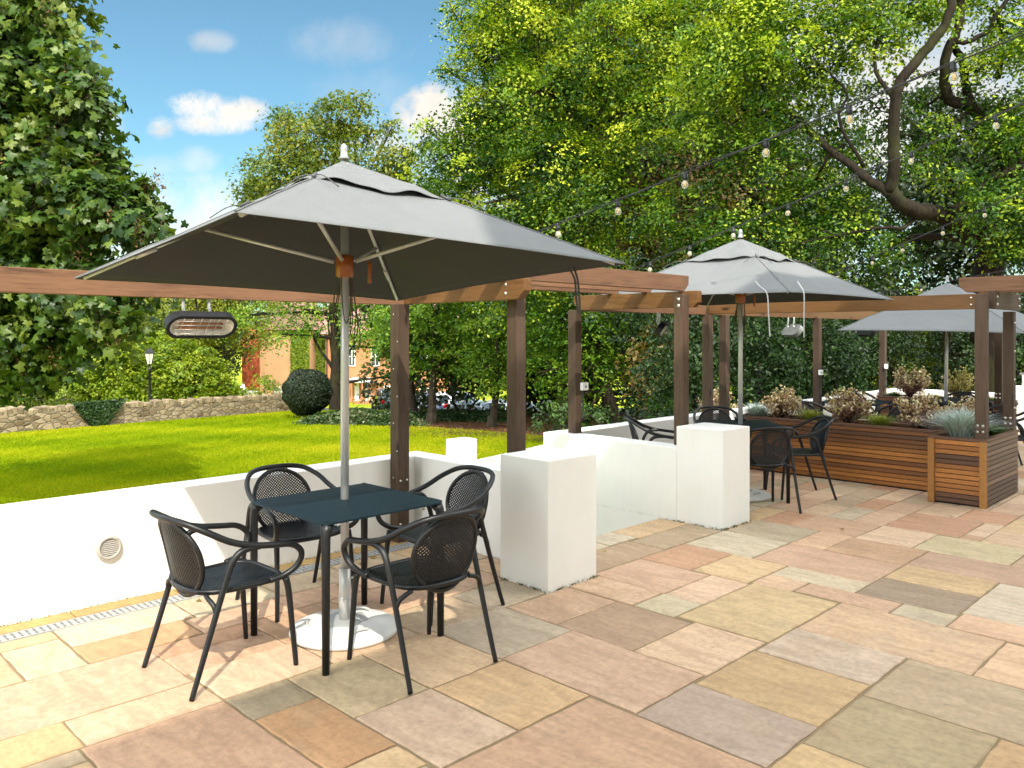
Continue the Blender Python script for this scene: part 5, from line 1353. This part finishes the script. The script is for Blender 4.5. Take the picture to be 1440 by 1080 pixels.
# ------------------------------------------------------------------ brick house
def house():
    d = 62.; base = P(450, 575, d)
    rz = -PI / 4          # local +x to the picture's right, +y away
    r = T('brick_house', 'orange brick house with a pinkish tiled roof, white porch and ivy on its corner', 'house', base, rz)
    k = d / FPX
    Lx = lambda px: (px - 450) * k
    Lz = lambda py: (575 - py) * k
    BR = brick('orange_brick', (.46, .21, .1), (.4, .17, .075), (.4, .33, .24), 3.6)
    BT = brick('sunlit_tan_brick', (.48, .28, .15), (.42, .24, .12), (.42, .34, .24), 3.6)
    TILE = brick('red_tile_hanging', (.35, .075, .03), (.28, .06, .025), (.1, .03, .02), 5.5)
    ROOF = brick('pinkish_roof_tiles', (.36, .2, .17), (.3, .16, .135), (.16, .1, .09), 5.)
    WP = plain('white_joinery', (.8, .8, .78), .45, 0, .04)
    GL = plain('window_glass', (.05, .06, .07), .08, 0, .1, spec=.8)
    def bx(name, x0, x1, y0, y1, z0, z1, mat, par=r, bev=0):
        m = MB(); m.bx(x0, x1, y0, y1, z0, z1); return m.build(name, mat, par, bevel=bev)
    # right-hand block seen square on, left gable wing with sunlight put into its paler brick colour
    xa, xb = Lx(458), Lx(640); ze = Lz(468)
    w = bx('wall', xa, xb, 0, 6, -2, ze, BR)
    m = MB(); m.prism([(xa - .3, -.45, ze - .1), (xa - .3, 3, ze + 2.9), (xa - .3, 6.4, ze - .1)], (xb - xa + .6, 0, 0)); rf = m.build('roof', ROOF, r)
    bx('chimney', Lx(500), Lx(514), 2.4, 3.3, ze + 1.6, ze + 4.2, BR, rf)
    xg0, xg1 = Lx(372), Lx(441)
    bx('wall', xg0, xg1, -1.2, 5, -2, Lz(462), BT)
    m = MB(); m.prism([(xg0 - .3, -1.6, Lz(462) - .1), ((xg0 + xg1) / 2, -1.6, Lz(400)), (xg1 + .3, -1.6, Lz(462) - .1)], (0, 7, 0)); m.build('roof', ROOF, r)
    m = MB(); m.prism([(xg0, -1.2, Lz(462)), ((xg0 + xg1) / 2, -1.2, Lz(407)), (xg1, -1.2, Lz(462))], (0, .2, 0)); m.build('gable', BT, r)
    # passage block between, pinkish wall and ivy
    bx('wall', xg1 + .01, xa - .01, .9, 5, -2, Lz(462), BR)
    m = MB(); m.prism([(xg1 - .1, .5, Lz(464)), (xg1 - .1, 3.4, Lz(430)), (xg1 - .1, 5.2, Lz(464))], (xa - xg1 + .2, 0, 0)); m.build('roof', ROOF, r)
    dp = MB(); dp.tube([(xa + .12, -.12, -1), (xa + .12, -.12, ze - .2)], .05, 8); dp.build('downpipe', BLACK, r)
    gt = MB(); gt.tube([(xg1 - .2, .42, Lz(464)), (xa + .2, .42, Lz(464))], .07, 8); gt.build('gutter', BLACK, r)
    # tile-hung wing at the left with a row of white windows
    xt0, xt1 = Lx(350), Lx(371.5)
    bx('wall', xt0, xt1, -1.6, 4, Lz(546), Lz(486), TILE)
    bx('bay_wall', xt0 + .1, xt1 - .1, -1.5, 4, -2, Lz(546) - .01, WP)
    m = MB(); m.prism([(xt0 - .3, -1.9, Lz(488)), (xt0 - .3, 1.2, Lz(455)), (xt0 - .3, 4.3, Lz(488))], (xt1 - xt0 + .4, 0, 0)); m.build('roof', TILE, r)
    def window(x0, x1, z0, z1, y, nx=2, nz=2):
        f = MB(); t = .07
        f.bx(x0, x1, y - .06, y + .05, z0, z0 + t); f.bx(x0, x1, y - .06, y + .05, z1 - t, z1); f.bx(x0, x0 + t, y - .06, y + .05, z0 + t, z1 - t); f.bx(x1 - t, x1, y - .06, y + .05, z0 + t, z1 - t)
        for i in range(1, nx): xx = x0 + (x1 - x0) * i / nx; f.bx(xx - .03, xx + .03, y - .05, y + .04, z0 + t, z1 - t)
        for i in range(1, nz): zz = z0 + (z1 - z0) * i / nz; f.bx(x0 + t, x1 - t, y - .045, y + .035, zz - .025, zz + .025)
        fo = f.build('window', WP, r)
        g = MB(); g.bx(x0 + .02, x1 - .02, y - .012, y + .03, z0 + .02, z1 - .02); g.build('pane', GL, fo)
    for a in (351.5, 358, 364.5): window(Lx(a), Lx(a + 5.4), Lz(563), Lz(549), -1.53, 1, 1)
    for a, b, c, e in ((466, 475, 515, 488), (490, 500, 515, 488), (468, 477, 562, 538), (540, 556, 575, 542), (522, 534, 515, 488), (556, 570, 515, 488), (600, 615, 515, 488), (590, 610, 572, 545)): window(Lx(a), Lx(b), Lz(c), Lz(e), -.02)
    # porch: white flat canopy, two white posts, white doors
    m = MB(); m.bx(Lx(496), Lx(522), -1.1, .0, Lz(537), Lz(531)); m.build('porch_roof', WP, r)
    for a in (497.5, 512, 520): bx('porch_post', Lx(a), Lx(a + 1.6), -1.05, -.9, -1, Lz(537), BR)
    for a in (499, 514.5):
        do = bx('door', Lx(a), Lx(a + 6), -.08, .02, Lz(570), Lz(538.5), WP); 
        hd = MB(); hd.box((Lx(a + 5), -.12, Lz(555)), (.05, .06, .14)); hd.build('handle', BLACK, do)
    bx('garden_wall', Lx(508), Lx(545), -2.6, -2.3, -2, Lz(560), BR)
    # ivy on the corner
    rg = np.random.default_rng(9); n = 7000
    p = np.c_[rg.uniform(xg1 - 1.4, xa - .1, n), -1.3 + 0 * rg.random(n), rg.uniform(0, Lz(466), n)]
    p[:, 1] = np.where(p[:, 0] < xg1, -1.3, .8) - .12 * rg.random(n)
    iv = leaf_mesh('ivy', p, unit(np.array([0, -1, .4])[None] + rg.normal(size=(n, 3)) * .5), rg.uniform(.1, .2, n), .5 + .25 * rg.normal(size=n), LAUREL, r, 'rhomb', .7, 9)
    # hanging basket
    hb = MB(); hb.lathe([(.05, 0), (.2, .12), (.26, .25), (.2, .32), (.001, .34)], (Lx(527), -.35, Lz(544)), 12); hb.build('hanging_basket', leafmat('basket_plant', (.2, .1, .03), (.2, .14, .04), (.3, .2, .05)), r)
    f = T('picket_fence', 'short white picket fence panel beside the clipped yew in front of the house', 'fence', P(396, 566, 52), rz)
    for k in range(7):
        m = MB(); x = -.5 + k * .16; m.prism([(x, 0, -.6), (x + .1, 0, -.6), (x + .1, 0, .95), (x + .05, 0, 1.05), (x, 0, .95)], (0, .03, 0)); m.build('picket', WP, f)
    m = MB(); m.bx(-.55, .65, .035, .07, .1, .18); m.bx(-.55, .65, .035, .07, .7, .78); m.build('rail', WP, f)
house()

# ------------------------------------------------------------------ parked cars
GLASSC = plain('car_glass', (.03, .04, .045), .06, 0, .1, spec=.9)
TYRE = plain('tyre_rubber', (.015, .015, .015), .8)
RIM = plain('alloy_rim', (.5, .5, .5), .3, .8)
REDL = plain('red_tail_lamp', (.5, .01, .015), .15)
WHL = plain('clear_headlamp', (.75, .76, .78), .1)
YPL = plain('yellow_number_plate', (.75, .5, .05), .4)
def car(label, loc, rz, col, hatch=True, L=4.1, W=1.75, H=1.48):
    r = T('parked_car', label, 'car', loc, rz, 'cars parked beyond the trees')
    pm, t = newmat('car_paint'); t.out(t.pbr(col, .25, None, .25, .6, **{'Coat Weight': .6})); 
    # lower body: lofted sections along x (front = +x)
    xs = [-L/2, -L/2 + .06, -L/2 + .3, -L*.28, 0, L*.2, L*.36, L/2 - .22, L/2 - .05, L/2]
    zt = [.72, .9, .93, .93, .91, .89, .84, .76, .66, .5]; zb = [.38, .28, .24, .2, .2, .2, .2, .22, .28, .36]
    hw = [.66, .8, .855, .87, .87, .87, .86, .82, .7, .55]
    def sect(x, z0, z1, w, n=4):
        return [(x, -w * .93, z0), (x, -w, z0 + (z1 - z0) * .35), (x, -w * .985, z0 + (z1 - z0) * .75), (x, -w * .9, z1), (x, w * .9, z1), (x, w * .985, z0 + (z1 - z0) * .75), (x, w, z0 + (z1 - z0) * .35), (x, w * .93, z0)]
    m = MB(); vs = []
    for q in zip(xs, zb, zt, hw): vs += sect(*q)
    K = len(xs); fs = [(i * 8 + j, i * 8 + (j + 1) % 8, (i + 1) * 8 + (j + 1) % 8, (i + 1) * 8 + j) for i in range(K - 1) for j in range(8)] + [tuple(range(7, -1, -1)), tuple(range((K - 1) * 8, K * 8))]
    m.add(vs, fs, True)
    # cabin
    if hatch: cx = [(-L/2 + .08, .9), (-L/2 + .42, H - .1), (-L*.2, H), (L*.02, H - .02), (L*.1, H - .1), (L*.27, .87)]
    else: cx = [(-L*.33, .92), (-L*.2, H - .1), (-L*.1, H), (L*.03, H - .01), (L*.1, H - .09), (L*.27, .87)]
    vs = []
    for x, z in cx:
        f = (z - .87) / (H - .87); w = .84 - .2 * f; vs += [(x, -w, z), (x, -.4 * w, z + .02 * f), (x, .4 * w, z + .02 * f), (x, w, z), (x, .86, .86), (x, -.86, .86)]
    m.add(vs, [(i * 6 + j, i * 6 + (j + 1) % 6, (i + 1) * 6 + (j + 1) % 6, (i + 1) * 6 + j) for i in range(5) for j in range(6)], True)
    m.build('body', pm, r)
    g = MB()
    e = .012
    for s in (-1, 1):   # side glass, split by a pillar
        def sp(x, z): 
            f = (z - .87) / (H - .87); return (x, s * (.84 - .2 * f + e), z)
        zt_ = H - .16
        a, b = (cx[1][0] + .1, cx[4][0] - .12)
        g.add([sp(a - .12, .95), sp((a + b) / 2 - .04, .95), sp((a + b) / 2 - .04, zt_ + .04), sp(a + .05, zt_)], [(0, 1, 2, 3)])
        g.add([sp((a + b) / 2 + .04, .95), sp(b + .38, .95), sp(b + .02, zt_ + .02), sp((a + b) / 2 + .04, zt_ + .04)], [(0, 1, 2, 3)])
    (x0, z0), (x1, z1) = cx[0], cx[1]; (x4, z4), (x5, z5) = cx[4], cx[5]
    def quad(xa, za, xb, zb_, sgn):
        ln = math.hypot(xb - xa, zb_ - za); nx, nz = sgn * abs(zb_ - za) / ln * e, abs(xb - xa) / ln * e + .018
        pts = []
        for t_, w in ((.12, .72), (.9, .6)):
            x = xa + (xb - xa) * t_ + nx; z = za + (zb_ - za) * t_ + nz; pts += [(x, -w, z), (x, w, z)]
        g.add([pts[0], pts[1], pts[3], pts[2]], [(0, 1, 2, 3)])
    quad(x0, z0, x1, z1, -1); quad(x5, z5, x4, z4, 1)
    g.build('window', GLASSC, r)
    for sx in (-L*.31, L*.31):
        for s in (-1, 1):
            w = MB(Matrix.Translation((sx, s * .78, .31)) @ Matrix.Rotation(PI / 2, 4, 'X')); w.lathe([(.2, -.1), (.3, -.1), (.315, -.07), (.315, .07), (.3, .1), (.2, .1)], n=22); wo = w.build('wheel', TYRE, r)
            h = MB(Matrix.Translation((sx, s * .785, .31)) @ Matrix.Rotation(PI / 2, 4, 'X')); h.lathe([(.05, -.105), (.19, -.1), (.2, -.08), (.2, .08), (.19, .1), (.05, .105)], n=22); h.build('rim', RIM, wo)
    for s in (-1, 1):
        l = MB(); l.box((-L/2 + .045, s * .66, .84), (.16, .24, .26), Euler((0, -.25, s * .35))); l.build('tail_lamp', REDL, r, bevel=.03)
        l = MB(); l.box((L/2 - .14, s * .6, .66), (.2, .26, .13), Euler((0, .3, -s * .5))); l.build('headlamp', WHL, r, bevel=.03)
        q = MB(); q.box((L*.2, s * .93, .95), (.12, .16, .11)); q.build('mirror', pm, r, bevel=.03)
    n = MB(); n.box((-L/2 - .005, 0, .62), (.03, .52, .11)); n.build('number_plate', YPL, r)
    b = MB(); b.box((-L/2 + .03, 0, .36), (.12, 1.5, .16)); b.box((L/2 - .08, 0, .34), (.14, 1.2, .16)); b.build('bumper', plain('black_trim', (.03, .03, .03), .6), r, bevel=.03)
VR = PI / 4   # direction of view
def spot(px, d): X, Y = XY(px, d); return (X, Y, ground_z(X, Y) + .03)
car('white hatchback parked beyond the small trees, its red tail lamp towards us', spot(640, 44), VR - .45, (.8, .8, .8))
car('pale blue-grey saloon parked side-on in front of the white hatchback', spot(655, 37.5), VR + 1.3, (.22, .3, .36), False, 4.4)
car('silver car at the right of the car park behind the slim tree trunk', spot(722, 39), VR - .55, (.35, .38, .4), True)
car('dark blue car showing right of the corner post behind the two trunks', spot(588, 43), VR + .5, (.03, .05, .11), False, 4.4)
car('small dark green car just left of the corner post beyond the ivy', spot(548, 47), VR + .3, (.015, .05, .045))
def twisted():
    b = G0(662, 27.6); r = T('twisted_shrub', 'dark forked bare shrub standing in front of the pale blue-grey saloon', 'shrub', b)
    m = MB(); rng = random.Random(3)
    L = lambda pts, a, c: limb(m, [P(*p) for p in pts], a, c, 7, 4, .015, rng)
    L([(650, 590, 27.6), (642, 575, 27.6), (637, 562, 27.6), (640, 550, 27.5), (645, 538, 27.5)], .07, .03)
    L([(652, 588, 27.6), (658, 577, 27.5), (666, 568, 27.4), (674, 560, 27.3)], .065, .03)
    L([(638, 560, 27.6), (648, 554, 27.5), (660, 552, 27.4), (668, 545, 27.3)], .03, .012)
    m.build('stem', DBARK, r, True)
    rg = np.random.default_rng(5); cl = C([(655, 556, 27.4, .3), (668, 548, 27.3, .28), (644, 545, 27.5, .25)])
    a = sprays(cl, 9, 20, .2, .07, 5, tone0=.3); leaf_mesh('foliage', *a, DARK, r, 'rhomb', .6, 5, b)
twisted()

# ------------------------------------------------------------------ moss at the foot of the walls
def moss():
    rg = np.random.default_rng(12); PP = []
    for (x0, y0), (x1, y1), n in (((3.88, 3.542), (4.39, 3.542), 260), ((4.388, 3.55), (4.388, 3.98), 420), ((3.872, 3.55), (3.872, 4.0), 260), ((6.168, 3.62), (6.168, 4.2), 320), ((6.17, 3.612), (6.64, 3.612), 300), ((-1, 5.343), (4.2, 5.343), 900), ((4.192, 4.0), (4.192, 5.3), 300)):
        t = rg.random(n); t = t[np.sin(t * 19 + x0) + np.sin(t * 47) * .7 + rg.normal(size=n) * .5 > -.2]
        PP.append(np.c_[x0 + (x1 - x0) * t + rg.normal(size=len(t)) * .006, y0 + (y1 - y0) * t + rg.normal(size=len(t)) * .006, .002 + .012 * rg.random(len(t)) ** 2])
    p = np.vstack(PP); n = len(p)
    o = leaf_mesh('moss', p, unit(rg.normal(size=(n, 3)) + np.array([0, 0, .5])), rg.uniform(.006, .018, n), rg.random(n), leafmat('wall_moss', (.1, .1, .04), (.2, .19, .06), (.34, .33, .12), .1), None, 'rhomb', .5, 12)
    tag(o, 'thin moss and tiny weeds along the foot of the white walls', 'moss', kind='stuff')
moss()
# ------------------------------------------------------------------ unseen hotel behind the camera, its outline stepped to shade paving and parasol
def hotel():
    r = T('unseen_hotel_building', 'unseen white rendered flat-roofed hotel behind the camera, its height stepped to cast shade', 'building', (0, -2.6, 0))
    m = MB(); m.prism([(-16, -2.6, -1), (16.0, -2.6, -1), (16.0, -2.6, 5.4), (8.7, -2.6, 5.4), (8.7, -2.6, HZP + 1.2), (4.8, -2.6, HZP + 1.2), (4.7, -2.6, HZP), (-1.0, -2.6, HZP), (-1.1, -2.6, HZL), (-16, -2.6, HZL)], (0, -9, 0)); m.build('wall', WHITE, r, True)
    gl = plain('unseen_hotel_window_glass', (.05, .06, .07), .08); fr = plain('unseen_hotel_window_frame', (.7, .7, .68), .4)
    for x in (-12, -8.5, -5, -2, 1.5, 4.6, 8.2, 12):
        for z in (.9, 3.5):
            if z > 3 and x > 7: continue
            f = MB(); f.bx(x - .6, x + .6, -2.6, -2.54, z, z + 1.4); fo = f.build('window', fr, r, True)
            g = MB(); g.bx(x - .53, x - .03, -2.545, -2.53, z + .07, z + 1.33); g.bx(x + .03, x + .53, -2.545, -2.53, z + .07, z + 1.33); go = g.build('pane', gl, fo); go.data.transform(Matrix.Translation((0, 0, 0)))
SK, SM = .55, .80     # sun travels (SK, SM, -1) per metre of drop
Y0_ = -2.6
HZL = (3.55 - Y0_) / SM
HZP = (5.36 - Y0_) / SM
hotel()  # unseen building, outline stepped to cast shade
# ------------------------------------------------------------------ sun, sky, camera
sun = bpy.data.lights.new('sun', 'SUN'); so = bpy.data.objects.new('sun', sun); COL.objects.link(so)
sd = Vector((SK, SM, -1)).normalized()
so.rotation_euler = sd.to_track_quat('-Z', 'Y').to_euler(); so.location = (-20, -25, 40)
sun.energy = SUNE; sun.angle = math.radians(.6); sun.color = (1, .93, .8)
el = math.asin(-sd.z); rot = math.atan2(-sd.x, -sd.y)
W = bpy.data.worlds.new('World'); SC.world = W; W.use_nodes = True
t = NT(W)
sky = t.n('ShaderNodeTexSky', sky_type='NISHITA'); sky.sun_disc = False; sky.sun_elevation = el; sky.sun_rotation = rot; sky.altitude = 50; sky.air_density = 1.0; sky.dust_density = .4; sky.ozone_density = 1.6
tc = t.n('ShaderNodeTexCoord').outputs['Generated']
def dot(v): return t.n('ShaderNodeVectorMath', operation='DOT_PRODUCT', ins={0: tc, 1: v}).outputs['Value']
fw = dot((1 / R2, 1 / R2, 0)); rt = dot((1 / R2, -1 / R2, 0)); upz = dot((0, 0, 1))
fwc = t.math('MAXIMUM', fw, .05)
U = t.math('DIVIDE', rt, fwc); V = t.math('DIVIDE', upz, fwc)
vec = t.n('ShaderNodeCombineXYZ', ins={0: U, 1: V, 2: 0.}).outputs[0]
wrp = t.n('ShaderNodeVectorMath', operation='MULTIPLY_ADD', ins={0: t.n('ShaderNodeTexNoise', ins={'Vector': vec, 'Scale': 9., 'Detail': 4.}).outputs['Color'], 1: (.07, .05, 0), 2: vec}).outputs[0]
n1 = t.math('ADD', t.math('MULTIPLY', t.noise(wrp, 11, 9, .68, .2), .8), t.math('MULTIPLY', t.noise(wrp, 42, 6, .7, .2), .2)); n2 = t.noise(vec, 5.5, 5, .6, .6)
clouds = None
for px, py, a, b, amt, soft in ((272, 150, 44, 22, 1.1, .5), (330, 157, 42, 20, 1.05, .6), (298, 170, 66, 18, 1.0, .7), (520, 130, 70, 30, .22, 1.2), (228, 178, 24, 20, .95, .55), (297, 58, 30, 15, .42, .9), (620, 165, 75, 48, 1.15, .5), (560, 205, 60, 30, .8, .7), (275, 228, 32, 20, .4, .9), (225, 234, 40, 16, .35, .9), (130, 172, 45, 26, .8, .7), (240, 330, 190, 75, 1., 1.3), (480, 60, 60, 30, .3, 1.2), (60, 330, 140, 70, .8, 1.), (900, 250, 380, 160, .9, .9), (1250, 180, 420, 240, .9, .9)):
    u0 = (px - 720) / FPX; v0 = (HOR - py) / FPX
    q = t.math('ADD', t.math('POWER', t.math('ABSOLUTE', t.math('DIVIDE', t.math('SUBTRACT', U, u0), a / FPX)), 2.), t.math('POWER', t.math('ABSOLUTE', t.math('DIVIDE', t.math('SUBTRACT', V, v0), b / FPX)), 2.))
    q = t.math('ADD', q, t.math('MULTIPLY', t.math('SUBTRACT', n1, .5), 5.6))
    mk = t.n('ShaderNodeMapRange', interpolation_type='SMOOTHSTEP', ins={0: q, 1: 1 + soft * .9, 2: .55 - soft * 1.5, 3: 0., 4: amt}).outputs[0]
    clouds = mk if clouds is None else t.math('MAXIMUM', clouds, mk)
front = t.n('ShaderNodeMapRange', ins={0: fw, 1: .05, 2: .3, 3: 0., 4: 1.}).outputs[0]
# unseen broken cloud overhead and behind, added and overbrightened to fill the shade
n3 = t.noise(tc, 2.6, 6, .6, .5)
rest = t.math('MULTIPLY', t.ramp(n3, [(.42, (0, 0, 0)), (.6, (1, 1, 1))]), t.math('MULTIPLY', t.n('ShaderNodeMapRange', ins={0: upz, 1: .02, 2: .2, 3: 0., 4: 1.}).outputs[0], t.n('ShaderNodeMapRange', ins={0: t.math('ADD', t.math('SUBTRACT', fw, t.math('MULTIPLY', upz, 1.25)), 0.), 1: .3, 2: -.1, 3: 0., 4: .95}).outputs[0]))
clouds = t.math('MINIMUM', t.math('MAXIMUM', t.math('MULTIPLY', clouds, front), rest), 1.)
shade = t.n('ShaderNodeMapRange', ins={0: n2, 1: .35, 2: .7, 3: 1.9, 4: 2.75}).outputs[0]
ccol = t.n('ShaderNodeVectorMath', operation='SCALE', ins={0: (1.08, 1.0, .9), 'Scale': shade}).outputs[0]
bright = t.n('ShaderNodeVectorMath', operation='SCALE', ins={0: (1.0, 1.0, .99), 'Scale': 25.}).outputs[0]
ccol = t.mix(rest, ccol, bright)
skyc = t.mix(1., sky.outputs[0], SKYT, 'MULTIPLY')
col = t.mix(clouds, skyc, ccol)
bg = t.n('ShaderNodeBackground', ins={0: col, 1: SKYS})
o = t.n('ShaderNodeOutputWorld'); t.t.links.new(bg.outputs[0], o.inputs[0])
cam = bpy.data.cameras.new('camera'); co = bpy.data.objects.new('camera', cam); COL.objects.link(co)
co.location = (0, 0, CAMH); co.rotation_euler = (PI / 2, 0, -PI / 4)
cam.sensor_width = 36; cam.lens = 36 * FPX / 1440; cam.shift_y = -70 / 1440; cam.clip_end = 3000; cam.clip_start = .05
SC.camera = co
SC.render.resolution_x, SC.render.resolution_y = 1024, 768
SC.view_settings.view_transform = 'Standard'; SC.view_settings.look = 'None'; SC.view_settings.exposure = EXPO; SC.view_settings.gamma = 1
SC.cycles.max_bounces = 8; SC.cycles.transparent_max_bounces = 8; SC.cycles.use_denoising = True
